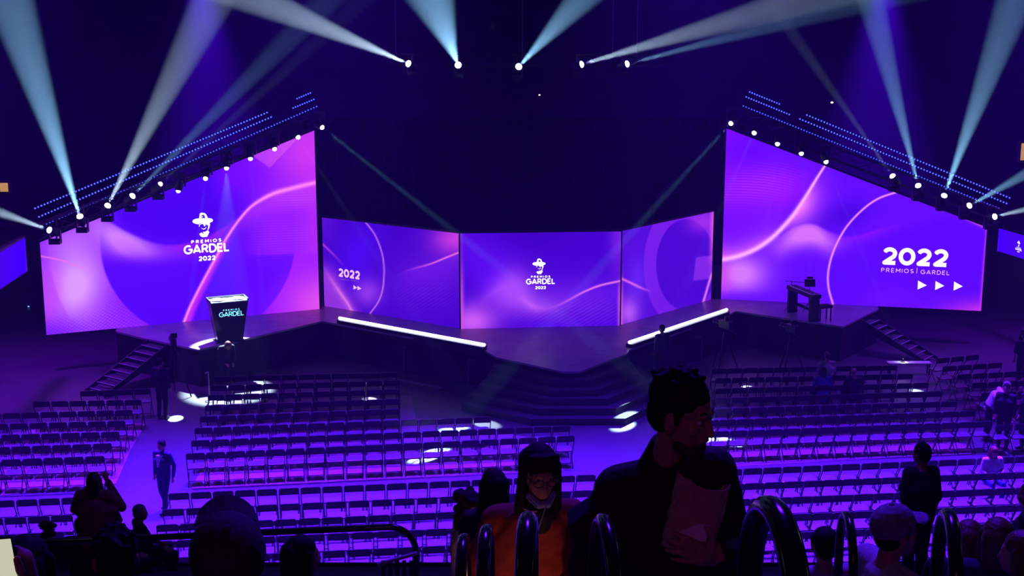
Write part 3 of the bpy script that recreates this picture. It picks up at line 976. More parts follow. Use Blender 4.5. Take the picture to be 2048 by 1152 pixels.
# lectern, parallel to the left screen
lec_p = onz(458, 681, HS)
lec = thing('lectern', 'black tapering lectern with glowing cyan lettering on the left wing', 'lectern', lec_p, math.atan2(PL.e.y, PL.e.x))
def frustum(bm, wb, db, wt, dt, z0, z1, yo=0.0):
    lo = [bm.verts.new((sx * wb / 2, sy * db / 2, z0)) for sx, sy in ((-1, -1), (1, -1), (1, 1), (-1, 1))]
    hi = [bm.verts.new((sx * wt / 2, sy * dt / 2 + yo, z1)) for sx, sy in ((-1, -1), (1, -1), (1, 1), (-1, 1))]
    bm.faces.new(lo[::-1]); bm.faces.new(hi)
    for i in range(4):
        j = (i + 1) % 4
        bm.faces.new((lo[i], lo[j], hi[j], hi[i]))
b = NB(); frustum(b, 0.78, 0.46, 1.18, 0.62, 0.03, 1.30); obj('body', b, mat('lectern_lacquer', (0.012, 0.012, 0.016), 0.25, 0.1), lec)
b = NB(); frustum(b, 0.92, 0.60, 0.90, 0.58, 0.0, 0.03); obj('base', b, BLACK, lec)
b = NB()
for s in (-1, 1):
    box(b, (s * 0.585, 0, 1.34), (0.03, 0.60, 0.08))
box(b, (0, 0.295, 1.34), (1.18, 0.03, 0.08))
obj('rim', b, BLACK, lec)
b = NB(); box(b, (0, 0, 1.308), (1.12, 0.55, 0.016)); obj('desk_top', b, mat('pale_top', (0.6, 0.6, 0.62), 0.4), lec)
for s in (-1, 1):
    b = NB(); lathe(b, [(0.18, 0.0), (0.20, 0.02), (0.17, 0.05), (0.02, 0.06)], 18, None, (s * 0.32, -0.05, 1.318)); obj('top_glare', b, mat('white_glare', (0.85, 0.85, 0.85), 0.5), lec, True)  # white discs stand in for spotlight reflections on the lectern top
b = NB()
def lec_place(x, y):
    k = 0.78 / 745
    z = 0.84 + y * k
    return Vector((0.05 + x * k, -(0.23 + 0.08 * (z - 0.03) / 1.27) - 0.008, z))
write(b, 'PREMIOS', -245, 175, 52, 490, 0.2, lec_place)
write(b, 'GARDEL', -372, 0, 150, 745, 0.15, lec_place)
obj('lettering', b, glow('letter_cyan', (0.22, 0.78, 0.95), 1.6), lec)

# keyboard on two slab legs
ka, kc = onz(1584, 624, HS), onz(1627, 643, HS)
km = (ka + kc) / 2
kb = thing('keyboard', 'black stage keyboard on two slab legs at the right wing', 'keyboard', km, math.atan2(kc.y - ka.y, kc.x - ka.x))
KL = (kc - ka).length
for s in (-1, 1):
    b = NB(); box(b, (s * KL / 2, 0, 0.40), (0.10, 0.34, 0.80)); obj('leg', b, BLACK, kb)
b = NB(); box(b, (0, 0, 0.86), (KL + 0.24, 0.36, 0.12)); obj('body', b, BLACK, kb)
b = NB(); box(b, (0, -0.07, 0.925), (KL + 0.05, 0.17, 0.012)); obj('white_keys', b, mat('key_white', (0.7, 0.7, 0.7), 0.3), kb)
b = NB()
for k in range(24):
    if k % 7 not in (2, 6):
        box(b, (-KL / 2 + (k + 0.8) * KL / 24, -0.04, 0.938), (0.022, 0.10, 0.016))
obj('black_keys', b, BLACK, kb)
b = NB(); box(b, (0, 0.1, 0.30), (KL, 0.03, 0.10)); obj('brace', b, BLACK, kb)
bp = onz(1646, 640, HS)
ben = thing('piano_bench', 'small black bench beside the stage keyboard', 'bench', bp, 0.4)
b = NB(); box(b, (0, 0, 0.47), (0.5, 0.32, 0.08)); obj('seat', b, MATTE, ben)
for sx in (-1, 1):
    for sy in (-1, 1):
        b = NB(); box(b, (sx * 0.21, sy * 0.12, 0.215), (0.035, 0.035, 0.43)); obj('leg', b, BLACK, ben)
def tripod_legs(parent, h, spread, r=0.014, name='leg'):
    for k in range(3):
        a = math.radians(90 + 120 * k)
        b = NB(); tube(b, [(0, 0, h), (spread * math.cos(a), spread * math.sin(a), 0.012)], r, 6); obj(name, b, BLACK, parent)
ms = thing('microphone_stand', 'thin boom microphone stand behind the stage keyboard', 'microphone stand', onz(1581, 621, HS), 0)
tripod_legs(ms, 0.25, 0.28, 0.010)
b = NB(); tube(b, [(0, 0, 0.2), (0, 0, 1.02)], 0.012, 6); obj('pole', b, BLACK, ms)
b = NB(); tube(b, [(-0.22, 0, 1.03), (0.52, 0, 0.97)], 0.010, 6); obj('boom', b, BLACK, ms)
b = NB(); tube(b, [(0.50, 0, 0.97), (0.60, 0, 0.95)], 0.022, 8); obj('microphone', b, BLACK, ms)
mu = thing('music_stand', 'black music stand with tablet behind the stage keyboard', 'music stand', onz(1617, 622, HS), 0)
tripod_legs(mu, 0.3, 0.25, 0.010)
b = NB(); tube(b, [(0, 0, 0.25), (0, 0, 0.86)], 0.014, 6); obj('pole', b, BLACK, mu)
b = NB(); box(b, (0, -0.02, 0.98), (0.36, 0.03, 0.26), Matrix.Rotation(-0.35, 3, 'X')); obj('desk', b, BLACK, mu)
b = NB(); box(b, (0, 0, 1.16), (0.20, 0.04, 0.07)); obj('clip_lamp', b, BLACK, mu)

def video_camera(label, loc, rz, h=1.5):
    t = thing('video_camera', label, 'camera', loc, rz)
    tripod_legs(t, h, 0.5, 0.022)
    b = NB(); lathe(b, [(0.06, h - 0.02), (0.09, h + 0.03), (0.05, h + 0.08)], 10); obj('fluid_head', b, BLACK, t)
    b = NB(); box(b, (0, -0.05, h + 0.20), (0.16, 0.48, 0.24)); obj('body', b, BLACK, t)
    b = NB(); lathe(b, [(0.07, 0.0), (0.08, 0.18), (0.10, 0.20), (0.10, 0.30)], 12, Matrix.Rotation(-math.pi / 2, 3, 'X'), (0, 0.18, h + 0.19)); obj('lens', b, BLACK, t)
    b = NB(); box(b, (0.02, -0.1, h + 0.40), (0.2, 0.05, 0.14)); obj('viewfinder', b, BLACK, t)
    b = NB(); tube(b, [(0.03, -0.2, h + 0.02), (0.12, -0.62, h - 0.12)], 0.014, 6); obj('pan_handle', b, BLACK, t)
    return t
video_camera('dark video camera on tripod beside the left stage stairs', onz(352, 792), 0.3)
video_camera('dark video camera on tripod below the stage right wing', onz(1578, 748), 0.5, 1.3)
video_camera('dark video camera on tripod below the right light bar', onz(1446, 742), 0.6, 1.35)

def subwoofer(label, px, py, rz, w=0.62, h=0.85):
    p = onz(px, py, h); p.z = 0
    t = thing('speaker', label, 'speaker', p, rz, 'speakers in front of the stage skirt')
    b = NB(); box(b, (0, 0, h / 2), (w, 0.5, h)); obj('cabinet', b, mat('speaker_grey', (0.10, 0.10, 0.11), 0.6), t)
    b = NB(); box(b, (0, -0.256, h / 2), (w - 0.08, 0.014, h - 0.08)); obj('grille', b, MATTE, t)
    for s in (-1, 1):
        b = NB(); box(b, (s * (w / 2 + 0.008), 0, h * 0.7), (0.016, 0.14, 0.05)); obj('handle', b, BLACK, t)
subwoofer('grey speaker box under the middle of the left light bar', 829, 690, -0.2)
subwoofer('grey speaker box under the right end of the left light bar', 958, 716, -0.2)
subwoofer('dark speaker box under the right light bar', 1381, 672, 0.35)

# low white-topped bench beside the right stairs
tp = onz(1817, 748)
tb = thing('bench', 'low narrow white-topped bench lit below the right stairs', 'bench', tp, 0.0)
b = NB(); box(b, (0, 0, 0.375), (1.36, 0.30, 0.03)); obj('bench_top', b, mat('white_cloth', (0.6, 0.6, 0.6), 0.6), tb)
for sx in (-1, 1):
    for sy in (-1, 1):
        b = NB(); box(b, (sx * 0.62, sy * 0.11, 0.18), (0.04, 0.04, 0.36)); obj('leg', b, BLACK, tb)
dl = thing('bench_fill_lamp', 'small added lamp making the bright spot on the white-topped bench', 'lamp', (tp.x - 0.2, tp.y, 0.39), 0)  # lamp added to make the bright spot here, no such lamp known
b = NB(); lathe(b, [(0.07, 0), (0.07, 0.015), (0.015, 0.02), (0.012, 0.16)], 10); obj('stem', b, BLACK, dl)
b = NB(); lathe(b, [(0.015, 0.20), (0.05, 0.17), (0.075, 0.13)], 12); obj('shade', b, BLACK, dl)
b = NB(); ellipsoid(b, (0, 0, 0.14), (0.045, 0.045, 0.03)); obj('bulb', b, glow('bench_fill_bulb', (1.0, 0.9, 0.8), 8.0), dl)
l = bpy.data.lights.new('bench_fill_glow', 'POINT'); l.energy, l.color, l.shadow_soft_size = 6, (1.0, 0.88, 0.8), 0.03
o = bpy.data.objects.new('bench_fill_glow', l); COL.objects.link(o); o.parent = dl; o.location = (0, 0, 0.10)

# thin stanchion and cable ramp
sp = onz(419, 803)
st = thing('stanchion', 'thin pale post with a short top arm behind the centre chairs', 'post', sp, 0)
b = NB(); tube(b, [(0, 0, 0.02), (0, 0, 0.92)], 0.02, 8); obj('post', b, mat('pale_steel', (0.5, 0.5, 0.52), 0.4, 0.5), st)
b = NB(); tube(b, [(0.0, 0, 0.91), (-0.09, 0, 0.87)], 0.018, 8); obj('arm', b, mat('pale_steel', (0.5, 0.5, 0.52)), st)
b = NB(); lathe(b, [(0.14, 0.0), (0.14, 0.015), (0.03, 0.03)], 14); obj('foot', b, BLACK, st)
ra, rc = onz(768, 757), onz(884, 780)
rp = thing('cable_ramp', 'low cable ramp on the floor left of the stage steps', 'cable ramp', (ra + rc) / 2, math.atan2(rc.y - ra.y, rc.x - ra.x))
RL = (rc - ra).length
b = NB(); frustum(b, RL, 0.34, RL, 0.14, 0.0, 0.06); obj('body', b, mat('ramp_rubber', (0.08, 0.08, 0.085), 0.7), rp)
b = NB(); box(b, (0, 0, 0.063), (RL, 0.12, 0.006)); obj('lid', b, mat('ramp_lid', (0.25, 0.24, 0.26), 0.6), rp)

# lit suites and small markers on the rear wall
def suite(label, px, py, w, h, y=69.9):
    p = aty(px, py, y)
    t = thing('suite_window', label, 'window', p, 0)
    b = NB()
    for s in (-1, 1):
        box(b, (s * w / 2, -0.05, 0), (0.10, 0.2, h + 0.1))
        box(b, (0, -0.05, s * h / 2), (w, 0.2, 0.10))
    obj('frame', b, mat('suite_frame', (0.35, 0.22, 0.12), 0.5), t)
    for k in range(3):
        b = NB(); box(b, (-w / 3 + k * w / 3, 0.0, 0), (w / 3 - 0.06, 0.03, h - 0.06)); obj('pane', b, glow('warm_pane', (1.0, 0.50, 0.14), 0.5), t)
suite('warm lit suite window at the left edge of the rear wall', -12, 374, 1.6, 0.55)
suite('warm lit suite window at the right edge of the rear wall', 2064, 303, 1.3, 0.95)
def marker(label, p, r, col, st_):
    t = thing('marker_light', label, 'lamp', p, 0)
    b = NB(); box(b, (0, 0.05, 0), (r * 3, 0.06, r * 2.4)); obj('housing', b, BLACK, t)
    b = NB(); ellipsoid(b, (0, 0, 0), (r, r * 0.6, r * 0.7)); obj('lens', b, glow('marker_%s' % col[1], col[0], st_), t)
WH = ((1.0, 0.95, 1.0), 'white'); BL_ = ((0.2, 0.4, 1.0), 'blue')
marker('tiny white lamp on the rear wall above the right truss', aty(1664, 205, 69.92), 0.07, WH, 1.4)
marker('tiny blue lamp below the left hanging screen', onz(57, 613, 0.05), 0.04, BL_, 1.2)
marker('tiny white lamp on the rear wall above the middle drape', aty(1079, 190, 69.92), 0.05, WH, 0.6)
marker('small white lamp under the left LED screen', aty(187, 669, 49), 0.06, WH, 0.5)

# ================================================================== folding chairs
SEAT = mat('chair_seat', (0.095, 0.09, 0.095), 0.4, 0, 0.08, 6.0)
BACKM = mat('chair_back', (0.012, 0.011, 0.014), 0.4, 0, 0.1, 6.0)
FRAME = mat('chair_frame', (0.03, 0.03, 0.033), 0.3, 0.6)
def seat_mesh():
    bm = NB()
    n = 5
    lo, hi = [], []
    W, y0, y1 = 0.205, -0.13, 0.24
    pl = []
    for k in range(4 * n):
        q, f = divmod(k, n)
        a = math.radians(90 * q + 90 * f / (n - 1))
        cx, cy = ((1, 1), (-1, 1), (-1, -1), (1, -1))[q]
        pl.append((cx * (W - 0.05) + 0.05 * math.cos(a), (y1 + y0) / 2 + cy * ((y1 - y0) / 2 - 0.05) + 0.05 * math.sin(a)))
    lo = [bm.verts.new((x, y, 0.425 + (0.015 if y > 0.2 else 0))) for x, y in pl]
    hi = [bm.verts.new((x, y, 0.455)) for x, y in pl]
    m = [bm.verts.new((x * 0.93, 0.055 + (y - 0.055) * 0.93, 0.465)) for x, y in pl]
    N_ = len(pl)
    bm.faces.new(lo[::-1]); bm.faces.new(m)
    for i in range(N_):
        j = (i + 1) % N_
        bm.faces.new((lo[i], lo[j], hi[j], hi[i])); bm.faces.new((hi[i], hi[j], m[j], m[i]))
    return mesh_of(bm, 'seat', SEAT)
def back_mesh():
    bm = NB()
    n = 8
    def outline(inset):
        r = 0.05
        W, z0, z1 = 0.225 - inset, 0.705 + inset, 0.88 - inset
        pts = []
        for q, (cx, cz, rr) in enumerate(((1, 1, r), (-1, 1, r), (-1, -1, 0.02), (1, -1, 0.02))):
            for f in range(4):
                a = math.radians(90 * q + 30 * f)
                pts.append((cx * (W - rr) + rr * math.cos(a), (z1 + z0) / 2 + cz * ((z1 - z0) / 2 - rr) + rr * math.sin(a)))
        return pts
    def Y(x, z):
        return -0.185 - (z - 0.7) * 0.16 - 0.035 * (1 - (x / 0.225) ** 2)
    f = [bm.verts.new((x, Y(x, z) + 0.03, z)) for x, z in outline(0.0)]
    k = [bm.verts.new((x, Y(x, z), z)) for x, z in outline(0.0)]
    N_ = len(f)
    bm.faces.new(f); bm.faces.new(k[::-1])
    for i in range(N_):
        j = (i + 1) % N_
        bm.faces.new((f[i], f[j], k[j], k[i]))
    bmesh.ops.recalc_face_normals(bm, faces=bm.faces)
    return mesh_of(bm, 'backrest', BACKM)
def leg_mesh(kind, s):
    bm = NB()
    if kind == 'front':
        tube(bm, [(s * 0.222, -0.215, 0.85), (s * 0.222, -0.19, 0.70), (s * 0.222, -0.02, 0.42), (s * 0.222, 0.21, 0.0)], 0.0125, 6)
    else:
        tube(bm, [(s * 0.195, 0.12, 0.43), (s * 0.195, -0.24, 0.0)], 0.0125, 6)
    return mesh_of(bm, 'leg', FRAME, True)
def rail_mesh():
    bm = NB()
    tube(bm, [(-0.195, -0.14, 0.12), (0.195, -0.14, 0.12)], 0.009, 6)
    return mesh_of(bm, 'rear_stretcher', FRAME)
CH = [('backrest', back_mesh()), ('seat', seat_mesh()), ('leg', leg_mesh('front', -1)), ('leg', leg_mesh('front', 1)),
      ('leg', leg_mesh('rear', -1)), ('leg', leg_mesh('rear', 1)), ('stretcher', rail_mesh())]
TOPZ = 0.88
# block: rows from the stage side backwards; (left px, right px of the backrest tops, number of chairs)
BLOCKS = {
    'centre block': [((428, 754), (795, 745), 11), ((420, 772), (800, 761), 11), ((414, 791), (801, 779), 11), ((409, 812), (801, 798), 11),
                     ((399, 834), (801, 818), 11), ((388, 857), (983, 834), 16), ((381, 882), (1141, 852), 20), ((370, 908), (1150, 872), 20)],
    'rear centre block': [((335, 987), (1193, 949), 20), ((323, 1019), (1188, 980), 19), ((310, 1050), (1190, 1011), 19), ((298, 1083), (1188, 1044), 18), ((285, 1118), (1185, 1078), 18), ((272, 1154), (1185, 1114), 17)],
    'far left block': [((159, 783), (302, 778), 4), ((64, 804), (283.6, 800), 6), ((-35, 828), (266, 820.5), 8), ((-22, 849), (251.6, 842), 7),
                       ((-40, 872), (240, 863.7), 7), ((-20, 896), (224, 887), 6), ((-42, 922), (210, 912.5), 6)],
    'rear left block': [((-62, 1004), (166, 994), 5), ((-40, 1038), (146, 1029), 4), ((-60, 1073), (128, 1063), 4)],
    'right block': [((1424, 738), (1795, 731), 12), ((1430, 757), (1827, 748), 12), ((1430, 778), (1858, 766), 13), ((1430, 797), (1885, 783), 14),
                    ((1394, 819), (1916, 803), 15), ((1403, 842), (1952, 822), 16), ((1424, 864), (1986, 843), 16)],
    'rear right block': [((1285, 946), (2068, 912), 20), ((1290, 975), (2070, 943), 20), ((1292, 1006), (2070, 974), 19), ((1290, 1041), (2072, 1008), 19), ((1292, 1078), (2072, 1043), 18)],
    'far right block': [((1872, 717), (1960, 709), 3), ((1885, 733), (2006, 725), 4), ((1914, 749), (2070, 741), 5), ((1944, 766), (2070, 760), 4), ((1962, 786), (2070, 781), 3), ((1990, 850), (2066, 847), 2)],
}
hidden_zone = lambda px, py: (1165 < px < 1480 and py > 850) or (1310 < px < 1425 and py > 735)
chairs = []
for block, rows in BLOCKS.items():
    for ri, (a, c, n) in enumerate(rows):
        pa, pc = onz(*a, TOPZ), onz(*c, TOPZ)
        d = pc - pa; d.z = 0
        e = d.normalized()
        f = Vector((-e.y, e.x, 0))
        for k in range(n):
            m = pa + d * ((k + 0.5) / n)
            base = m + f * 0.215 + Vector((0, 0, -TOPZ))
            mx, my = proj(m)
            if not (-24 < mx < 2072 and my < 1150):
                continue
            jit = random.uniform(-0.02, 0.02)
            chairs.append((base, math.atan2(e.y, e.x) + jit, block, ri, k, n, hidden_zone(mx, my)))
chairs.sort(key=lambda q: (q[6], q[0].length))
ORDL = ORD
proto = None
mass_v, mass_f, mass_m = [], [], []
for i, (base, rz, block, ri, k, n, hid) in enumerate(chairs):
    base = Vector((base.x, base.y, 0.012 if block not in ('rear centre block', 'rear left block', 'rear right block', 'far right block') else 0.0))
    if i < 300 and not hid:
        t = thing('folding_chair', 'black folding chair, %s from the left in %s row of %s' % (ORDL[k], ORDL[ri], block), 'chair', base, rz, 'folding chairs on the arena floor')
        for nm, me in CH:
            link(nm, me, t)
    else:
        M = Matrix.Translation(base) @ Matrix.Rotation(rz, 4, 'Z')
        for nm, me in CH:
            o0 = len(mass_v)
            mass_v += [tuple(M @ v.co) for v in me.vertices]
            mi = 0 if nm == 'backrest' else 1 if nm == 'seat' else 2
            for p in me.polygons:
                mass_f.append([o0 + q for q in p.vertices]); mass_m.append(mi)
me = bpy.data.meshes.new('more_folding_chairs')
me.from_pydata(mass_v, [], mass_f)
for m_ in (BACKM, SEAT, FRAME):
    me.materials.append(m_)
me.polygons.foreach_set('material_index', mass_m)
tag(link('folding_chair_rows', me), 'remaining distant rows of black folding chairs nearest the stage', 'chairs', kind='stuff')
print('CHAIRS', len(chairs))

# ================================================================== people
PENDING = []
def cap_prim(bm, p0, r0, p1, r1, side=None, asp=1.0, seg=12):
    """tapered capsule; cross-section stretched by asp along side"""
    p0, p1 = Vector(p0), Vector(p1)
    ax = p1 - p0
    if ax.length < 1e-5:
        ax = Vector((0, 0, 1e-4))
    t = ax.normalized()
    s = Vector(side) if side is not None else (Vector((1, 0, 0)) if abs(t.x) < 0.9 else Vector((0, 1, 0)))
    s = (s - t * s.dot(t)).normalized()
    u = t.cross(s)
    prof = []
    for a in (-80, -50, -25, 0):
        prof.append((p0 + t * (r0 * math.sin(math.radians(a))), r0 * math.cos(math.radians(a))))
    for a in (0, 25, 50, 80):
        prof.append((p1 + t * (r1 * math.sin(math.radians(a))), r1 * math.cos(math.radians(a))))
    rings = []
    for c, r in prof:
        rings.append([bm.verts.new(c + s * (math.cos(2 * math.pi * k / seg) * r * asp) + u * (math.sin(2 * math.pi * k / seg) * r)) for k in range(seg)])
    for a, b_ in zip(rings, rings[1:]):
        for k in range(seg):
            bm.faces.new((a[k], a[(k + 1) % seg], b_[(k + 1) % seg], b_[k]))
    bm.faces.new(rings[0][::-1]); bm.faces.new(rings[-1])
def blob(name, prims, vox, m, parent, smooth=5):
    """prims fused into one continuous skin by a voxel remesh"""
    bm = NB()
    for p in prims:
        if p[0] == 'c':
            cap_prim(bm, *p[1:])
        else:
            ellipsoid(bm, p[1], p[2], p[3] if len(p) > 3 else None, 14, 9)
    bmesh.ops.recalc_face_normals(bm, faces=bm.faces)
    o = obj(name, bm, m, parent)
    r = o.modifiers.new('fuse', 'REMESH')
    r.mode, r.voxel_size, r.use_smooth_shade = 'VOXEL', vox, True
    if smooth:
        q = o.modifiers.new('soften', 'SMOOTH')
        q.factor, q.iterations = 0.5, smooth
    PENDING.append(o)
    return o
def finish_blobs():
    dg = bpy.context.evaluated_depsgraph_get()
    for o in PENDING:
        me = bpy.data.meshes.new_from_object(o.evaluated_get(dg))
        me.name = o.name
        o.modifiers.clear()
        o.data = me
        for p in me.polygons:
            p.use_smooth = True

SKIN = mat('skin', (0.42, 0.22, 0.15), 0.55, 0, 0.1, 20)
HAIR = mat('hair_black', (0.010, 0.008, 0.008), 0.75, 0, 0.4, 60, 0.3, 0.2)
HAIRB = mat('hair_brown', (0.05, 0.022, 0.012), 0.5, 0, 0.4, 60, 0.6)
HAIRR = mat('hair_red', (0.12, 0.035, 0.016), 0.5, 0, 0.4, 60, 0.6)
HAIRG = mat('hair_grey', (0.30, 0.28, 0.27), 0.6, 0, 0.3, 60, 0.4)
EYEW = mat('eye_white', (0.7, 0.7, 0.7), 0.2)
def cloth(name, c, rough=0.8):
    return mat(name, c, rough, 0, 0.2, 30, 0.4)
BLKC = cloth('cloth_black', (0.010, 0.010, 0.013))
NAVY = cloth('cloth_navy', (0.012, 0.016, 0.05))
DKGR = cloth('cloth_dark_grey', (0.03, 0.03, 0.035))
WHTC = cloth('cloth_white', (0.62, 0.60, 0.62))
REDC = cloth('cloth_red', (0.30, 0.035, 0.02))
WINE = cloth('cloth_wine', (0.26, 0.03, 0.05))
BEIG = cloth('cloth_beige', (0.50, 0.36, 0.22))
BLUC = cloth('cloth_blue', (0.03, 0.07, 0.45))
LILA = cloth('cloth_pale', (0.50, 0.46, 0.55))
SHOE = mat('shoe_black', (0.01, 0.01, 0.012), 0.4)

STAND = dict(pel=(0, 0, .95), che=(0, .01, 1.24), nek=(0, -.01, 1.46), hed=(0, .025, 1.60),
             shL=(-.185, 0, 1.40), elL=(-.245, -.03, 1.12), wrL=(-.235, .05, .87), shR=(.185, 0, 1.40), elR=(.245, -.03, 1.12), wrR=(.235, .05, .87),
             hiL=(-.09, 0, .92), knL=(-.10, .03, .50), anL=(-.10, -.02, .09), hiR=(.09, 0, .92), knR=(.10, .03, .50), anR=(.10, -.02, .09))
def seated(base=STAND, lean=0.0):
    j = dict(base)
    for k in ('pel', 'che', 'nek', 'hed', 'shL', 'shR'):
        v = Vector(j[k]); j[k] = (v.x, v.y + lean * (v.z - .95), v.z - .43)
    j.update(elL=(-.25, .06 + lean * .2, .72), wrL=(-.15, .29, .62), elR=(.25, .06 + lean * .2, .72), wrR=(.15, .29, .62),
             hiL=(-.10, .04, .50), knL=(-.13, .43, .50), anL=(-.13, .41, .09), hiR=(.10, .04, .50), knR=(.13, .43, .50), anR=(.13, .41, .09))
    return j
SIT = seated()
def V(p):
    return Vector(p)
def head_prims(c, M, k=1.0, detail=True):
    def q(x, y, z):
        return c + M @ Vector((x * k, y * k, z * k))
    P = [('e', q(0, -.012, .03), (.076 * k, .094 * k, .085 * k), M), ('e', q(0, .022, -.035), (.062 * k, .068 * k, .082 * k), M),
         ('e', q(0, .048, -.088), (.038 * k, .036 * k, .032 * k), M),
         ('c', q(0, .084, .0), .009 * k, q(0, .101, -.040), .0135 * k), ('c', q(-.032, .078, .018), .012 * k, q(.032, .078, .018), .012 * k),
         ('e', q(-.077, -.004, -.02), (.012 * k, .021 * k, .033 * k), M), ('e', q(.077, -.004, -.02), (.012 * k, .021 * k, .033 * k), M),
         ('c', q(-.018, .084, -.066), .009 * k, q(.018, .084, -.066), .009 * k), ('e', q(-.042, .055, -.03), (.022 * k, .022 * k, .022 * k), M), ('e', q(.042, .055, -.03), (.022 * k, .022 * k, .022 * k), M)]
    return P
def hair_prims(style, c, M, k=1.0, rnd=None):
    def q(x, y, z):
        return c + M @ Vector((x * k, y * k, z * k))
    P = [('e', q(0, -.022, .048), (.085 * k, .100 * k, .086 * k), M), ('e', q(0, -.052, -.005), (.078 * k, .064 * k, .078 * k), M)]
    if style in ('short', 'messy'):
        P += [('c', q(-.074, .02, .045), .014 * k, q(-.074, .012, -.015), .010 * k), ('c', q(.074, .02, .045), .014 * k, q(.074, .012, -.015), .010 * k)]
    if style == 'messy':
        rnd = rnd or random.Random(3)
        for i in range(60):
            a, e = rnd.uniform(0, 6.283), rnd.uniform(0.25, 1.45)
            d = Vector((math.cos(a) * math.cos(e), math.sin(a) * math.cos(e) * 1.05, math.sin(e)))
            if d.y > .15 and e < 1.0:
                continue
            p = Vector((0, -.02, .045)) + Vector((d.x * .08, d.y * .095, d.z * .085))
            P.append(('c', q(*(p * .97)), .017 * k, q(*(p + d * rnd.uniform(.002, .013) + Vector((rnd.uniform(-.012, .012), rnd.uniform(-.012, .012), 0)))), .009 * k))
    if style == 'long':
        P += [('c', q(0, -.075, .03), .072 * k, q(0, -.085, -.26), .060 * k, M @ Vector((1, 0, 0)), 1.25),
              ('c', q(-.078, .0, .03), .026 * k, q(-.088, -.01, -.20), .030 * k), ('c', q(.078, .0, .03), .026 * k, q(.088, -.01, -.20), .030 * k)]
    if style == 'curly':
        rnd = rnd or random.Random(5)
        for i in range(40):
            a, z = rnd.uniform(0, 6.283), rnd.uniform(-.20, .12)
            y = math.sin(a) * .09 - .03
            if y > .03 and z < .05:
                continue
            P.append(('e', q(math.cos(a) * .10, y, z), (.036 * k,) * 3, M))
    if style == 'bob':
        P += [('c', q(0, -.07, .02), .075 * k, q(0, -.07, -.11), .068 * k, M @ Vector((1, 0, 0)), 1.2),
              ('c', q(-.078, .0, .03), .026 * k, q(-.084, .0, -.10), .028 * k), ('c', q(.078, .0, .03), .026 * k, q(.084, .0, -.10), .028 * k)]
    return P
def hand_prims(wr, el, k=1.0, palm=None, curl=0.5):
    wr, el = V(wr), V(el)
    d = (wr - el).normalized()
    n = V(palm) if palm is not None else Vector((0, 1, 0))
    n = (n - d * n.dot(d))
    n = n.normalized() if n.length > 1e-3 else Vector((1, 0, 0))
    s = d.cross(n)
    P = [('c', wr, .026 * k, wr + d * .075 * k, .024 * k, s, 1.5)]
    for i, (o, L) in enumerate(((-.030, .066), (-.010, .076), (.010, .072), (.029, .058))):
        a = wr + d * .080 * k + s * (o * k)
        b1 = a + (d * math.cos(curl * .6) + n * math.sin(curl * .6)) * (L * .5 * k)
        b2 = b1 + (d * math.cos(curl * 1.5) + n * math.sin(curl * 1.5)) * (L * .5 * k)
        P += [('c', a, .0095 * k, b1, .0088 * k), ('c', b1, .0088 * k, b2, .0075 * k)]
    a = wr + d * .022 * k - s * .030 * k
    b1 = a + (d * .55 - s * .55 + n * .45).normalized() * .042 * k
    P += [('c', a, .012 * k, b1, .0105 * k), ('c', b1, .0105 * k, b1 + (d * .9 - s * .1 + n * .35).normalized() * .032 * k, .009 * k)]
    return P
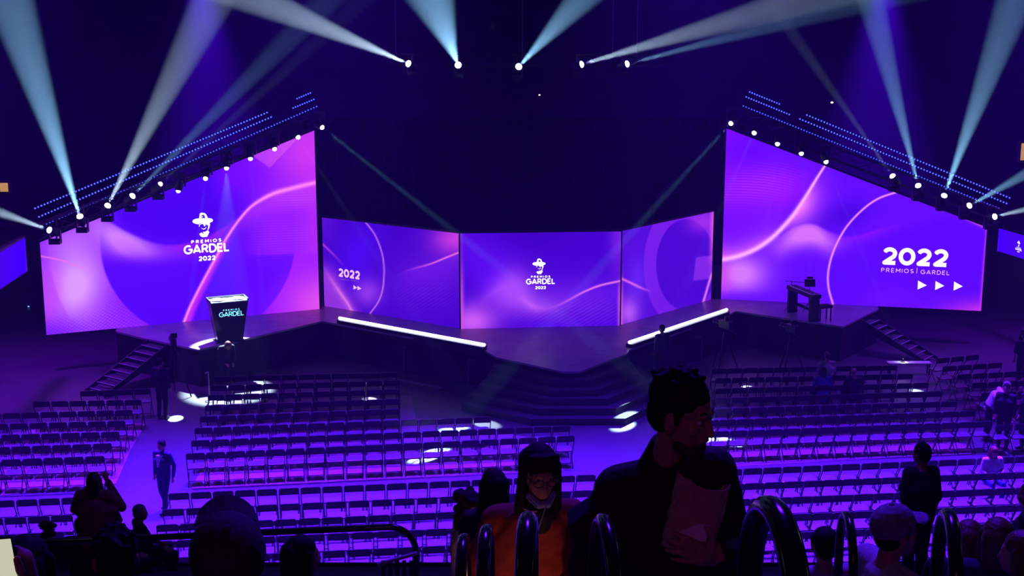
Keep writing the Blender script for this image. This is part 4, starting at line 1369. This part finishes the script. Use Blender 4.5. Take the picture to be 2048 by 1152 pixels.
def figure(root, J, Hm, sty, vox, k=1.0):
    """build body and clothing meshes under root; J in root-local metres, Hm = head axes"""
    J = {a: V(b_) * k for a, b_ in J.items()}
    side = (J['shR'] - J['shL']).normalized()
    fwd = Vector((0, 0, 1)).cross(side).normalized()
    hips = (J['hiR'] - J['hiL']).normalized()
    hc = J['hed']
    hk = k * sty.get('head', 1.0)
    P = head_prims(hc, Hm, hk)
    P += [('c', J['nek'] - (J['nek'] - J['che']) * .1, .058 * k, hc + Hm @ Vector((0, -.02, -.05)) * hk, .050 * k)]
    P += [('c', J['pel'], .115 * k, J['che'], .12 * k, side, 1.35), ('c', J['che'], .12 * k, J['nek'] - Vector((0, 0, .07 * k)), .075 * k, side, 1.7), ('c', J['shL'], .055 * k, J['shR'], .055 * k)]
    for s in 'LR':
        P += [('c', J['sh' + s], .052 * k, J['el' + s], .040 * k), ('c', J['el' + s], .040 * k, J['wr' + s], .026 * k)]
        P += [] if s in sty.get('nohand', '') else hand_prims(J['wr' + s], J['el' + s], k, sty.get('palm' + s, fwd if s == 'L' else fwd), sty.get('curl', .6))
        P += [('c', J['hi' + s], .085 * k, J['kn' + s], .056 * k), ('c', J['kn' + s], .056 * k, J['an' + s], .036 * k),
              ('c', J['an' + s] - Vector((0, 0, .03 * k)), .036 * k, J['an' + s] + fwd * .13 * k - Vector((0, 0, .055 * k)), .028 * k)]
    P += sty.get('extra', [])
    blob('body', P, sty.get('body_vox', vox), SKIN, root, 4)
    g = sty.get('bulk', 1.0)
    T = [('c', J['pel'] - Vector((0, 0, .06 * k)) * sty.get('hem', 1.0), .135 * k * g, J['che'], .142 * k * g, side, 1.38), ('c', J['che'], .142 * k * g, J['nek'] - Vector((0, 0, .085 * k)), .085 * k, side, 1.75),
         ('c', J['shL'], .070 * k * g, J['shR'], .070 * k * g)]
    for s in 'LR':
        T += [('c', J['sh' + s], .068 * k * g, J['el' + s], .054 * k * g)]
        if sty.get('sleeve', 'long') == 'long':
            w = J['el' + s] + (J['wr' + s] - J['el' + s]) * .90
            T += [('c', J['el' + s], .054 * k * g, w, .038 * k * g)]
    if sty.get('collar'):
        T += [('c', J['nek'] - Vector((0, 0, .05 * k)), .078 * k, J['nek'] + Vector((0, 0, .0)), .072 * k)]
    if sty.get('hood'):
        T += [('c', J['nek'] - fwd * .07 * k - Vector((0, 0, .02 * k)), .06 * k, J['nek'] - fwd * .10 * k - Vector((0, 0, .12 * k)), .07 * k, side, 1.8)]
    blob(sty.get('top_name', 'jacket'), T, vox, sty['top'], root, 5)
    B = [('c', J['pel'] - Vector((0, 0, .02 * k)), .128 * k, (J['hiL'] + J['hiR']) / 2, .12 * k, hips, 1.3)]
    for s in 'LR':
        B += [('c', J['hi' + s], .100 * k, J['kn' + s], .072 * k), ('c', J['kn' + s], .072 * k, J['an' + s] + (J['kn' + s] - J['an' + s]) * .04, .055 * k)]
    blob('trousers', B, vox, sty.get('bottom', BLKC), root, 4)
    for s in 'LR':
        a = J['an' + s]
        blob('shoe', [('c', a - Vector((0, 0, .045 * k)), .043 * k, a + fwd * .15 * k - Vector((0, 0, .055 * k)), .035 * k)], max(vox * .8, .01), SHOE, root, 2)
    if sty.get('hair'):
        hp_ = hair_prims(sty['hair'], hc, Hm, hk, random.Random(sty.get('seed', 3)))
        if sty.get('cap'):
            hp_ = [('e', hc + Hm @ Vector((0, -.040, -.012)) * hk, (.074 * hk, .062 * hk, .070 * hk), Hm)] + hp_[2:]
        hp_ = hp_ + sty.get('hair_extra', [])
        ho = blob('hair', hp_, sty.get('hvox', max(vox * .7, .006)), sty.get('hair_m', HAIR), root, 3 if sty['hair'] != 'messy' else 1)
    if sty.get('cap'):
        cm = sty['cap']
        def q(x, y, z):
            return hc + Hm @ Vector((x * hk, y * hk, z * hk))
        co = blob('baseball_cap', [('e', q(0, -.012, .042), (.093 * hk, .108 * hk, .092 * hk), Hm)], vox * .6, cm, root, 2)
        bm = NB()
        n = 12
        up_ = [bm.verts.new(q(math.sin((i / n - .5) * 2.6) * .074, .085 + .075 * math.cos((i / n - .5) * 2.6), .052 - .012 * abs(i / n - .5) * 2)) for i in range(n + 1)]
        inn = [bm.verts.new(q((i / n - .5) * .155, .06 + .03 * math.cos((i / n - .5) * 3), .060)) for i in range(n + 1)]
        lo_ = [bm.verts.new(v.co - Hm @ Vector((0, 0, .006))) for v in up_]
        li_ = [bm.verts.new(v.co - Hm @ Vector((0, 0, .006))) for v in inn]
        for i in range(n):
            bm.faces.new((inn[i], inn[i + 1], up_[i + 1], up_[i])); bm.faces.new((li_[i + 1], li_[i], lo_[i], lo_[i + 1]))
            bm.faces.new((up_[i], up_[i + 1], lo_[i + 1], lo_[i]))
        bmesh.ops.recalc_face_normals(bm, faces=bm.faces)
        obj('peak', bm, cm, co)
        bm = NB(); ellipsoid(bm, q(0, -.012, .134), (.012 * hk, .012 * hk, .007 * hk), Hm, 8, 5); obj('button', bm, cm, co)
    if sty.get('eyes'):
        for s in (-1, 1):
            bm = NB(); ellipsoid(bm, hc + Hm @ Vector((s * .030, .073, -.003)) * hk, (.013 * hk, .010 * hk, .007 * hk), Hm, 10, 7); e = obj('eye', bm, EYEW, root, True)
            bm = NB(); ellipsoid(bm, hc + Hm @ Vector((s * .030, .080, -.003)) * hk, (.007 * hk, .0045 * hk, .0065 * hk), Hm, 8, 6); obj('iris', bm, HAIR, e, True)
    return J
def axes(yaw, pitch=0.0, roll=0.0):
    return (Matrix.Rotation(-math.radians(yaw), 3, 'Z') @ Matrix.Rotation(math.radians(pitch), 3, 'X') @ Matrix.Rotation(math.radians(roll), 3, 'Y'))
def person(label, base, heading, J=STAND, yaw=0, pitch=0, size=1.0, vox=.02, **sty):
    """heading 0 faces the stage, 90 right, 180 the camera"""
    root = thing('person', label, 'person', base, -math.radians(heading))
    if size == 1.0 and base[2] < .5:
        size = 1.05
    figure(root, J, axes(yaw, pitch), sty, vox, size)
    return root
def J_(base, **kw):
    j = dict(base); j.update(kw); return j
def tier_z(y):
    return stand_z((math.floor(y / TIER) + 1) * TIER)
def in_stand(label, px, py_top, D, heading, sit=True, J=None, bench=True, grow=True, **kw):
    """a person in the tiered stand whose head top is at the pixel at distance D"""
    top = aty(px, py_top, D)
    zf = tier_z(D)
    nat = (1.29 if sit else 1.73)
    size = max(.90, min(1.10, (top.z - zf) / nat)) if grow else 1.0
    base = Vector((top.x, top.y, top.z - size * nat))
    if sit and bench:
        b = NB(); box(b, (top.x, top.y - math.cos(math.radians(heading)) * .02, base.z + .20 * size), (.44, .40, .36 * size)); obj('bench', b, CONC, trib)
        if base.z > zf + .005:
            b = NB(); box(b, (top.x, top.y + .15, (zf + base.z) / 2), (.5, .8, base.z - zf)); obj('plinth', b, CONC, trib)
    elif base.z > zf + .005:
        b = NB(); box(b, (top.x, top.y, (zf + base.z) / 2), (.5, .5, base.z - zf)); obj('plinth', b, CONC, trib)
    return person(label, base, heading, J or (SIT if sit else STAND), size=size, **kw)

# ---- on the arena floor and the stage side
person('man in a blue suit and white shirt walking up the left aisle', onz(331, 1024), 205,
       J_(STAND, knL=(-.10, .10, .50), anL=(-.09, .12, .10), knR=(.10, -.02, .50), anR=(.10, -.18, .12), elL=(-.27, -.06, 1.13), wrL=(-.30, .04, .88), elR=(.26, -.06, 1.13), wrR=(.25, .0, .86)),
       yaw=6, pitch=-4, top=cloth('suit_blue', (0.03, 0.04, 0.14)), bottom=cloth('suit_blue', (0.03, 0.04, 0.14)), hair='short', vox=.016, size=1.04)
sm = [o for o in COL.objects if o.name.startswith('person')][-1]
bm_ = NB()
vs_ = [bm_.verts.new(p) for p in ((-.075, .158, 1.44), (.075, .158, 1.44), (.0, .212, 1.16))]
vb_ = [bm_.verts.new((v.co.x, v.co.y - .08, v.co.z)) for v in vs_]
bm_.faces.new(vs_); bm_.faces.new(vb_[::-1])
for i in range(3):
    bm_.faces.new((vs_[i], vb_[i], vb_[(i + 1) % 3], vs_[(i + 1) % 3]))
bmesh.ops.recalc_face_normals(bm_, faces=bm_.faces)
obj('shirt', bm_, WHTC, sm)
person('dark-clothed man standing at the foot of the left stairs', onz(326, 838), 20, yaw=20, top=BLKC, hair='short', vox=.022, size=1.0)
person('person with reddish hair bending over behind the centre chairs', onz(449, 772), 150,
       J_(STAND, che=(0, .22, 1.16), nek=(0, .40, 1.28), hed=(0, .50, 1.34), shL=(-.18, .34, 1.26), shR=(.18, .34, 1.26), elL=(-.2, .42, 1.0), wrL=(-.12, .52, .80), elR=(.2, .42, 1.0), wrR=(.10, .56, .82)),
       pitch=-35, top=BLKC, hair='bob', hair_m=HAIRR, vox=.022)
person('person in dark blue by the right light bar at the stage front', onz(1322, 762), 330, top=NAVY, hair='short', vox=.022, yaw=-10)
def on_chair(label, px, py, heading, **kw):
    return person(label, onz(px, py), heading, seated(lean=kw.pop('lean', 0.0)), **kw)
on_chair('seated person in a bright blue jacket in the right block', 1644, 826, -6, top=BLUC, hair='bob', vox=.022, lean=.12)
on_chair('seated bald man in black beside the blue-jacketed person', 1704, 826, -6, top=BLKC, vox=.022)
on_chair('seated person in pale pink two rows nearer the stage', 1652, 792, -6, top=LILA, hair='short', hair_m=HAIRB, vox=.025, lean=.1)
person('seated person in a white jacket looking down, rear right block', onz(1975, 996), 172, seated(lean=.22), pitch=-30, top=WHTC, bottom=BLUC, hair='long', hair_m=HAIRR, vox=.016)
person('man in a white shirt leaning forward in the right aisle', onz(1972, 880), 100,
       J_(STAND, che=(0, .16, 1.20), nek=(0, .32, 1.38), hed=(0, .42, 1.47), shL=(-.18, .26, 1.34), shR=(.18, .26, 1.34), elL=(-.22, .30, 1.06), wrL=(-.18, .36, .82), elR=(.22, .34, 1.06), wrR=(.2, .42, .82)),
       pitch=-25, top=WHTC, hair='short', hair_m=HAIRG, vox=.016, top_name='shirt')
person('man in a black suit standing close behind the white-shirted man', onz(2004, 896), 215, top=BLKC, hair='short', vox=.018, yaw=10)
person('dark-clothed person at the right edge beside the black-suited man', onz(2046, 900), 260, top=BLKC, hair='long', hair_m=HAIRB, vox=.02)
person('woman in a dark dress seen from behind at the far right', onz(2042, 778), 10, top=BLKC, hair='short', vox=.022, sleeve='short')
person('person with long hair behind the woman in the dark dress', onz(2052, 752), 200, top=DKGR, hair='long', hair_m=HAIRB, vox=.025)

# ---- in the lower stand
in_stand('woman in a wine-red cardigan raising a phone with both arms', 186, 944, 15.8, 0, False,
         J_(STAND, elL=(-.30, .10, 1.18), wrL=(-.10, .28, 1.48), elR=(.31, .12, 1.20), wrR=(.08, .30, 1.52)), yaw=0, pitch=6,
         top=WINE, hair='long', hair_m=HAIRB, vox=.014, bulk=1.25, hem=3.0, top_name='cardigan', curl=1.2)
in_stand('seated curly-haired person near the left end of the guard rail', 96, 1044, 17.9, 10, True, top=DKGR, hair='curly', hair_m=HAIRB, vox=.016)
in_stand('seated man in black before the woman raising a phone', 160, 1036, 16.0, -5, True, top=BLKC, hair='short', vox=.016)
in_stand('seated woman in profile beside the raised-phone woman', 226, 1022, 16.9, 60, True, top=BLKC, hair='bob', vox=.016)
in_stand('seated grey-haired man in a dark suit by the aisle', 277, 1010, 17.2, 60, True, top=BLKC, hair='short', hair_m=HAIRG, vox=.016)
in_stand('person in black seen from behind standing right of the cap wearer', 1846, 886, 15.6, -12, False, J_(STAND, **{a: (Vector(v).x * .78, Vector(v).y, Vector(v).z) for a, v in STAND.items()}), bulk=1.0, top=BLKC, hair='short', vox=.012, yaw=-20, sleeve='short', top_name='shirt')

# ---- foreground heads along the bottom of the frame
in_stand('silhouetted person in a dark baseball cap at the lower left', 452, 1038, 3.5, -11.5, True, top=BLKC, cap=DKGR, hair='short', vox=.009, pitch=30, head=1.06)
in_stand('silhouetted person with thick tousled hair at the lower left', 228, 1060, 4.6, -16, True, top=BLKC, hair='messy', vox=.009, seed=11, hvox=.007)
in_stand('silhouetted long-haired person at the left edge', 48, 1078, 4.6, 0, True, top=BLKC, hair='bob', vox=.009)
in_stand('long-haired person turning right beside the cap silhouette', 598, 1074, 7.2, 70, True, top=BLKC, hair='long', vox=.011, yaw=-10)
in_stand('man in a dark cap and pale T-shirt at the lower right', 1784, 1016, 6.2, 72, True, top=LILA, cap=cloth('cap_grey', (0.22, 0.20, 0.26)), hair='short', vox=.009, yaw=0, pitch=6, head=1.06, top_name='shirt', sleeve='short')
in_stand('round-headed person in a violet shirt between the hoops', 1652, 1058, 7.9, -10, True, top=LILA, hair='short', vox=.012, top_name='shirt')
in_stand('person with long reddish hair behind the right hoop', 1940, 1044, 7.4, 15, True, top=BLKC, hair='long', hair_m=HAIRR, vox=.011)
in_stand('person with auburn bob in a blue coat at the lower right', 1998, 1040, 7.0, 20, True, top=NAVY, hair='bob', hair_m=HAIRR, vox=.011)
in_stand('person in a bright blue top at the lower right corner', 2050, 1066, 6.4, 300, True, top=BLUC, hair='long', hair_m=HAIRR, vox=.011)
in_stand('person with brown hair at the right edge above the corner', 2062, 966, 12.5, 300, False, top=BLKC, hair='long', hair_m=HAIRR, vox=.014)
in_stand('curly-haired person in a beige sweater looking right', 938, 982, 9.6, 70, False, top=BEIG, hair='curly', hair_m=HAIR, vox=.010, yaw=8, top_name='sweater', bulk=1.1)
in_stand('dark-haired woman in black behind the red jacket', 988, 938, 8.4, 330, False, top=BLKC, hair='long', vox=.011)

# ---- woman in the red jacket, face to the camera
def Wd(px, py, D):
    return aty(px, py, D)
wb = Vector((Wd(1085, 1000, 6.4).x, 6.4, tier_z(6.4)))
def wl(px, py, D):
    return Wd(px, py, D) - wb
WJ = dict(pel=wl(1068, 1225, 6.52), che=wl(1062, 1105, 6.40), nek=wl(1078, 1010, 6.30), hed=wl(1080, 944, 6.22), shL=wl(1142, 1030, 6.34), shR=wl(995, 1042, 6.38),
          elL=wl(1168, 1130, 6.42), wrL=wl(1128, 1170, 6.1), elR=wl(952, 1150, 6.45), wrR=wl(985, 1240, 6.2),
          hiL=wl(1105, 1240, 6.52), hiR=wl(1030, 1240, 6.52))
z0 = 0.0
for s_, dx in (('L', .11), ('R', -.11)):
    h_ = WJ['hi' + s_]
    WJ['kn' + s_] = Vector((h_.x + dx * .2, h_.y - .06, h_.z * .54)); WJ['an' + s_] = Vector((h_.x + dx * .2, h_.y + .02, .09))
wroot = thing('person', 'woman in a red jacket and glasses with a face mask under her chin', 'person', wb, 0)
WH_ = axes(166, -8)
_h0 = WJ['hed']
def w0(x, y, z):
    return _h0 + WH_ @ Vector((x, y, z)) * .98
FRINGE = [('c', w0(x_, .052 - abs(x_) * .25, .090), .022, w0(x_ * 1.12, .078 - abs(x_) * .24, e_), .007) for x_, e_ in ((-.060, .012), (-.050, .034), (-.040, .022), (-.028, .038), (-.016, .028), (-.004, .040), (.008, .026), (.020, .038), (.032, .030), (.044, .038), (.054, .016))]
WJ2 = figure(wroot, WJ, WH_, dict(top=REDC, hair='long', hair_m=HAIR, bulk=1.18, eyes=True, collar=True, hem=2.0, head=.98, hair_extra=FRINGE, hvox=.006), .009)
hc = WJ2['hed']
def wq(x, y, z):
    return hc + WH_ @ Vector((x, y, z))
gl = NB()
for s_ in (-1, 1):
    pts = [wq(s_ * .032 + .024 * math.cos(a * math.pi / 8), .104, -.006 + .018 * math.sin(a * math.pi / 8)) for a in range(17)]
    tube(gl, pts, .0022, 5)
    tube(gl, [wq(s_ * .056, .104, .0), wq(s_ * .080, .0, .0)], .002, 5)
tube(gl, [wq(-.008, .106, .0), wq(.008, .106, .0)], .002, 5)
obj('glasses', gl, mat('glasses_frame', (0.06, 0.04, 0.05), 0.3), wroot)
blob('face_mask', [('c', wq(-.058, .035, -.10), .016, wq(-.022, .078, -.128), .018), ('c', wq(-.022, .078, -.128), .018, wq(.022, .078, -.128), .018), ('c', wq(.022, .078, -.128), .018, wq(.058, .035, -.10), .016)], .006, mat('mask_blue', (0.35, 0.45, 0.75), 0.8), wroot, 2)
blob('inner_shirt', [('c', wl(1080, 1024, 6.19), .05, wl(1078, 1052, 6.22), .04, Vector((1, 0, 0)), 1.4)], .010, BLKC, wroot, 3)
b = NB(); tube(b, [wl(1048, 1018, 6.135), wl(1060, 1023, 6.13), wl(1074, 1023, 6.13)], .004, 6); obj('chain', b, mat('pale_steel', (0.5, 0.5, 0.52)), wroot)
b = NB(); tube(b, [wl(1092, 1012, 6.15), wl(1084, 1036, 6.13), wl(1076, 1060, 6.12)], .004, 6); obj('strap', b, mat('pale_steel', (0.5, 0.5, 0.52)), wroot)

# ---- man with the paper bag, nearest figure
mb = Vector((Wd(1340, 1000, 4.45).x, 4.45, tier_z(4.45)))
def ml(px, py, D):
    return Wd(px, py, D) - mb
MJ = dict(pel=ml(1310, 1290, 4.62), che=ml(1312, 1080, 4.52), nek=ml(1332, 928, 4.48), hed=ml(1366, 825, 4.40), shL=ml(1420, 945, 4.42), shR=ml(1240, 982, 4.56),
          elL=ml(1462, 1085, 4.42), wrL=ml(1440, 1112, 4.17), elR=ml(1176, 1130, 4.58), wrR=ml(1220, 1290, 4.45), hiL=ml(1360, 1310, 4.62), hiR=ml(1260, 1310, 4.62))
for s_, dx in (('L', .1), ('R', -.1)):
    h_ = MJ['hi' + s_]
    MJ['kn' + s_] = Vector((h_.x + dx * .3, h_.y - .08, h_.z * .52)); MJ['an' + s_] = Vector((h_.x + dx * .3, h_.y, .09))
MH = axes(122, -8, 0)
mroot = thing('person', 'man in a dark jacket carrying a paper bag up the aisle', 'person', mb, 0)
# hand closed on the bag, continuous with the forearm of the body
def fin(pts, r):
    return [('c', ml(*a), r0, ml(*c), r1) for a, c, r0, r1 in zip(pts, pts[1:], r, r[1:])]
HP = [('c', ml(1448, 1108, 4.20), .030, ml(1400, 1108, 4.14), .030, Vector((0, 0, 1)), 1.35)]
HP += fin([(1404, 1092, 4.13), (1372, 1076, 4.12), (1348, 1066, 4.135)], [.0105, .0098, .0085])
HP += fin([(1396, 1102, 4.125), (1362, 1090, 4.11), (1334, 1080, 4.13)], [.0108, .0098, .0085])
HP += fin([(1390, 1114, 4.125), (1358, 1106, 4.11), (1332, 1100, 4.13)], [.0108, .0098, .0085])
HP += fin([(1390, 1124, 4.13), (1364, 1122, 4.12), (1344, 1118, 4.135)], [.0098, .009, .0078])
HP += fin([(1424, 1096, 4.14), (1424, 1072, 4.13), (1414, 1054, 4.14)], [.013, .0112, .0095])
MJ2 = figure(mroot, MJ, MH, dict(top=BLKC, hair='messy', hair_m=HAIR, bulk=1.32, eyes=True, collar=True, hem=2.0, head=1.05, seed=4, nohand='L', extra=HP, body_vox=.0055, hvox=.006), .0085)
hc2 = MJ2['hed']
blob('stubble', [('e', hc2 + MH @ Vector((0, .05, -.088)) * 1.1, (.043, .042, .034), MH), ('c', hc2 + MH @ Vector((-.05, .02, -.085)) * 1.1, .018, hc2 + MH @ Vector((-.03, .06, -.105)) * 1.1, .016), ('c', hc2 + MH @ Vector((.05, .02, -.085)) * 1.1, .018, hc2 + MH @ Vector((.03, .06, -.105)) * 1.1, .016)], .006, mat('stubble', (0.05, 0.025, 0.02), 0.8), mroot, 2)
for s_, e_ in ((-1, 0), (1, 0)):
    b = NB(); tube(b, [hc2 + MH @ Vector((s_ * .016, .085, .024)) * 1.05, hc2 + MH @ Vector((s_ * .030, .083, .030)) * 1.05, hc2 + MH @ Vector((s_ * .042, .074, .025)) * 1.05], .0035, 6); obj('eyebrow', b, HAIR, mroot)
nk = MJ2['nek']
blob('jacket_collar', [('c', nk + Vector((0, .02, -.06)), .105, nk + Vector((.018, .015, .035)), .078, Vector((1, 0, 0)), 1.1)], .009, BLKC, mroot, 4)
# paper bag: crumpled open-topped sack, tilted
pb = thing('paper_bag', 'open kraft paper bag held against the man\'s chest', 'bag', Wd(1372, 1105, 4.22), 0)
o_ = Wd(1372, 1105, 4.22)
uax = (Wd(1400, 965, 4.30) - Wd(1366, 1105, 4.22)); H_ = uax.length; uax.normalize()
rax = (Wd(1440, 1040, 4.22) - Wd(1350, 1015, 4.22)).normalized(); rax = (rax - uax * rax.dot(uax)).normalized()
dax = rax.cross(uax)
PAPER = mat('kraft_paper', (0.46, 0.34, 0.25), 0.85, 0, 0.2, 25, 0.5)
bm = NB(); rings = []
rr = random.Random(9)
NS, NR = 24, 9
for i in range(NR):
    t_ = i / (NR - 1)
    ring = []
    for k in range(NS):
        a = 2 * math.pi * k / NS
        ca, sa = math.cos(a), math.sin(a)
        ex = .8
        x = math.copysign(abs(ca) ** ex, ca) * (.082 + .006 * t_) + rr.uniform(-.003, .003)
        y = math.copysign(abs(sa) ** ex, sa) * (.045 + .012 * t_) + rr.uniform(-.003, .003)
        z = t_ * H_ + (rr.uniform(-.004, .004) if 0 < i < NR - 1 else 0) + (.016 * ca * ca - .02 * max(0, -sa) if i == NR - 1 else 0)
        ring.append(bm.verts.new(rax * x + dax * -y + uax * z))
    rings.append(ring)
for a_, c_ in zip(rings, rings[1:]):
    for k in range(NS):
        bm.faces.new((a_[k], a_[(k + 1) % NS], c_[(k + 1) % NS], c_[k]))
bm.faces.new(rings[0][::-1])
bmesh.ops.recalc_face_normals(bm, faces=bm.faces)
bo = obj('sack', bm, PAPER, pb)
so = bo.modifiers.new('thick', 'SOLIDIFY'); so.thickness = .002
b = NB()
nv_ = [Wd(*q) - o_ for q in ((1352, 1066, 4.165), (1398, 1048, 4.165), (1420, 1052, 4.17), (1410, 1092, 4.155), (1400, 1096, 4.15))]
v1 = [b.verts.new(p) for p in nv_]; v2 = [b.verts.new(p + Vector((0, .004, 0))) for p in nv_]
b.faces.new(v1); b.faces.new(v2[::-1])
for i in range(5):
    b.faces.new((v1[i], v2[i], v2[(i + 1) % 5], v1[(i + 1) % 5]))
bmesh.ops.recalc_face_normals(b, faces=b.faces)
tag(obj('napkin', b, mat('napkin_white', (0.8, 0.8, 0.85), 0.9)), 'white paper napkin under the man\'s fingers', 'napkin').location = o_
# ---- phone held up at the left edge, with its hand
ph = thing('phone', 'bright phone screen held up at the lower left corner', 'phone', Wd(6, 1130, 3.4), 0)
pm = axes(4, 0, -6)
b = NB(); box(b, (0, 0, 0), (.075, .009, .15), pm); obj('case', b, BLACK, ph)
b = NB(); box(b, pm @ Vector((0, -.0052, 0)), (.070, .001, .142), pm); obj('display', b, glow('phone_white', (0.72, 0.70, 0.52), 0.8), ph)
hroot = thing('person', 'raised hand gripping the phone at the lower left', 'person', Wd(40, 1150, 3.42), 0)
ho_ = Wd(40, 1150, 3.42)
def hl(px, py, D):
    return Wd(px, py, D) - ho_
HQ = [('c', hl(70, 1290, 3.62), .042, hl(58, 1180, 3.45), .030), ('c', hl(56, 1175, 3.45), .032, hl(46, 1118, 3.42), .026, Vector((0, 1, 0)), 1.2)]
HQ += [('c', hl(50, 1112, 3.43), .012, hl(34, 1098, 3.43), .011), ('c', hl(34, 1098, 3.43), .011, hl(14, 1096, 3.42), .009),
       ('c', hl(50, 1126, 3.44), .012, hl(32, 1108, 3.46), .011), ('c', hl(32, 1108, 3.46), .011, hl(10, 1108, 3.45), .009),
       ('c', hl(50, 1140, 3.45), .012, hl(30, 1124, 3.47), .011), ('c', hl(30, 1124, 3.47), .011, hl(10, 1124, 3.46), .009),
       ('c', hl(50, 1154, 3.45), .011, hl(30, 1142, 3.47), .010), ('c', hl(30, 1142, 3.47), .010, hl(12, 1142, 3.46), .008),
       ('c', hl(52, 1160, 3.42), .014, hl(40, 1140, 3.38), .012), ('c', hl(40, 1140, 3.38), .012, hl(34, 1118, 3.37), .010)]
blob('hand', HQ, .005, SKIN, hroot, 3)
blob('sleeve', [('c', hl(74, 1310, 3.66), .056, hl(64, 1230, 3.52), .046)], .008, BLKC, hroot, 3)

# ================================================================== foreground rails
RAILM = mat('rail_black_gloss', (0.016, 0.015, 0.02), 0.16, 0.2, 0.1, 5, 0, 0.6)
def hoop(label, px, py_top, D, leg_dx, leg_dy, r, drop=1.05, skew=0.0):
    """inverted-U tube handrail: two legs joined by a bend; legs apart by (leg_dx, leg_dy)"""
    top = aty(px, py_top, D)
    c = Vector((top.x, top.y, top.z - r))
    hx, hy = leg_dx / 2, leg_dy / 2
    hb = math.hypot(hx, hy)
    pts = []
    for k in range(15):
        a = math.pi * k / 14
        pts.append(Vector((c.x - hx * math.cos(a), c.y - hy * math.cos(a), c.z - hb * (1 - math.sin(a)) - skew * math.cos(a) * -1)))
    za = tier_z(pts[0].y); zb_ = tier_z(pts[-1].y)
    P = [Vector((pts[0].x, pts[0].y, za + .01))] + pts + [Vector((pts[-1].x, pts[-1].y, zb_ + .01))]
    t = thing('handrail_hoop', label, 'handrail', (c.x, c.y, min(za, zb_)), 0, 'tubular hoop handrails along the stand aisle')
    off = Vector((c.x, c.y, min(za, zb_)))
    b = NB(); tube(b, [p - off for p in P], r, 16); obj('tube', b, RAILM, t, True)
    for p, zz in ((P[0], za), (P[-1], zb_)):
        b = NB(); lathe(b, [(r * 1.8, 0), (r * 1.8, .012), (r * 1.1, .02)], 14, None, p - off - Vector((0, 0, p.z - zz - .002))); obj('flange', b, RAILM, t)
hoop('smallest shiny hoop handrail, left of the red jacket', 926, 1073, 6.0, .012, .40, .026)
hoop('second small shiny hoop handrail in front of the red jacket', 971, 1056, 5.2, .016, .42, .026)
hoop('shiny hoop handrail before the middle of the red jacket', 1054, 1032, 4.15, .02, .44, .031)
hoop('shiny hoop handrail before the man carrying the paper bag', 1213, 1038, 3.6, -.030, .44, .021)
hoop('largest shiny hoop handrail right of the paper bag', 1556, 1004, 2.55, -.026, .40, .027)
hoop('slim hoop handrail left of the man in the pale T-shirt', 1697, 1028, 6.2, .035, .42, .021)
hoop('hoop handrail right of the man in the pale T-shirt', 1902, 1024, 4.4, .074, .44, .024)

# guard rail across the lower left
gy = 10.6
g0, g1, g2 = aty(-60, 1091, gy), aty(780, 1054, gy), aty(838, 1152, gy)
gt = thing('guard_rail', 'black tubular guard rail crossing the lower left', 'railing', (0, gy, tier_z(gy)), 0)
go = Vector((0, gy, tier_z(gy)))
rb = 0.026
pts = [g0 - go]
c0 = aty(780, 1054, gy) - go
for k in range(9):
    a = math.radians(90 - 90 * k / 8)
    pts.append(Vector((c0.x + .20 * math.cos(a), 0, c0.z - .20 + .20 * math.sin(a))))
pts.append(Vector((pts[-1].x, 0, 0.01)))
b = NB(); tube(b, pts, rb, 12); obj('top_tube', b, RAILM, gt, True)
for px in (96, 300, 560):
    p = aty(px, 1091 - (px + 60) * 37 / 840, gy) - go
    b = NB(); tube(b, [Vector((p.x, 0, p.z - .62)), Vector((p.x, 0, .01))], .02, 10); obj('post', b, RAILM, gt, True)
lo = NB(); tube(lo, [Vector((g0.x - go.x, 0, .30)), Vector((pts[-1].x, 0, .30))], .018, 10); obj('lower_tube', lo, RAILM, gt, True)

# small slotted sign panel and aisle lamp near the rail end
sl = thing('slotted_panel', 'dark slotted panel beside the guard rail end', 'panel', aty(795, 1150, 9.6), 0)
for k in range(5):
    b = NB(); box(b, (-.10 + k * .05, 0, .04), (.028, .02, .14)); obj('slat', b, RAILM, sl)
b = NB(); box(b, (0.0, 0, .125), (.30, .03, .02), Matrix.Rotation(-.30, 3, 'Y')); obj('top_bar', b, mat('violet_bar', (0.3, 0.28, 0.34), 0.5), sl)
b = NB(); box(b, (0, 0, -.24), (.26, .02, .42)); obj('foot_plate', b, RAILM, sl)

# low warm aisle lamps on the steps
def aisle_lamp(label, px, y, energy, aim, size):
    al = thing('aisle_lamp', label, 'lamp', (aty(px, 1152, y).x, y, tier_z(y)), 0)
    b = NB(); box(b, (0, 0, .05), (.12, .08, .10)); obj('housing', b, BLACK, al)
    b = NB(); box(b, (0, .043, .06), (.09, .006, .05)); obj('diffuser', b, glow('warm_diffuser', (1.0, 0.38, 0.10), 6.0), al)
    l = bpy.data.lights.new('aisle_glow', 'SPOT')
    l.energy, l.color, l.spot_size, l.spot_blend, l.shadow_soft_size = energy, (1.0, 0.36, 0.10), math.radians(size), 1.0, .05
    o = bpy.data.objects.new('aisle_glow', l); COL.objects.link(o); o.parent = al; o.location = (0, .07, .08)
    o.rotation_euler = Vector(aim).to_track_quat('-Z', 'Y').to_euler()
aisle_lamp('low warm aisle lamp on the steps before the red jacket', 1060, 5.35, 9, (0.0, 1, .56), 64)
aisle_lamp('low warm aisle lamp on the steps before the beige sweater', 905, 8.3, 9, (0.1, 1, .4), 52)

finish_blobs()
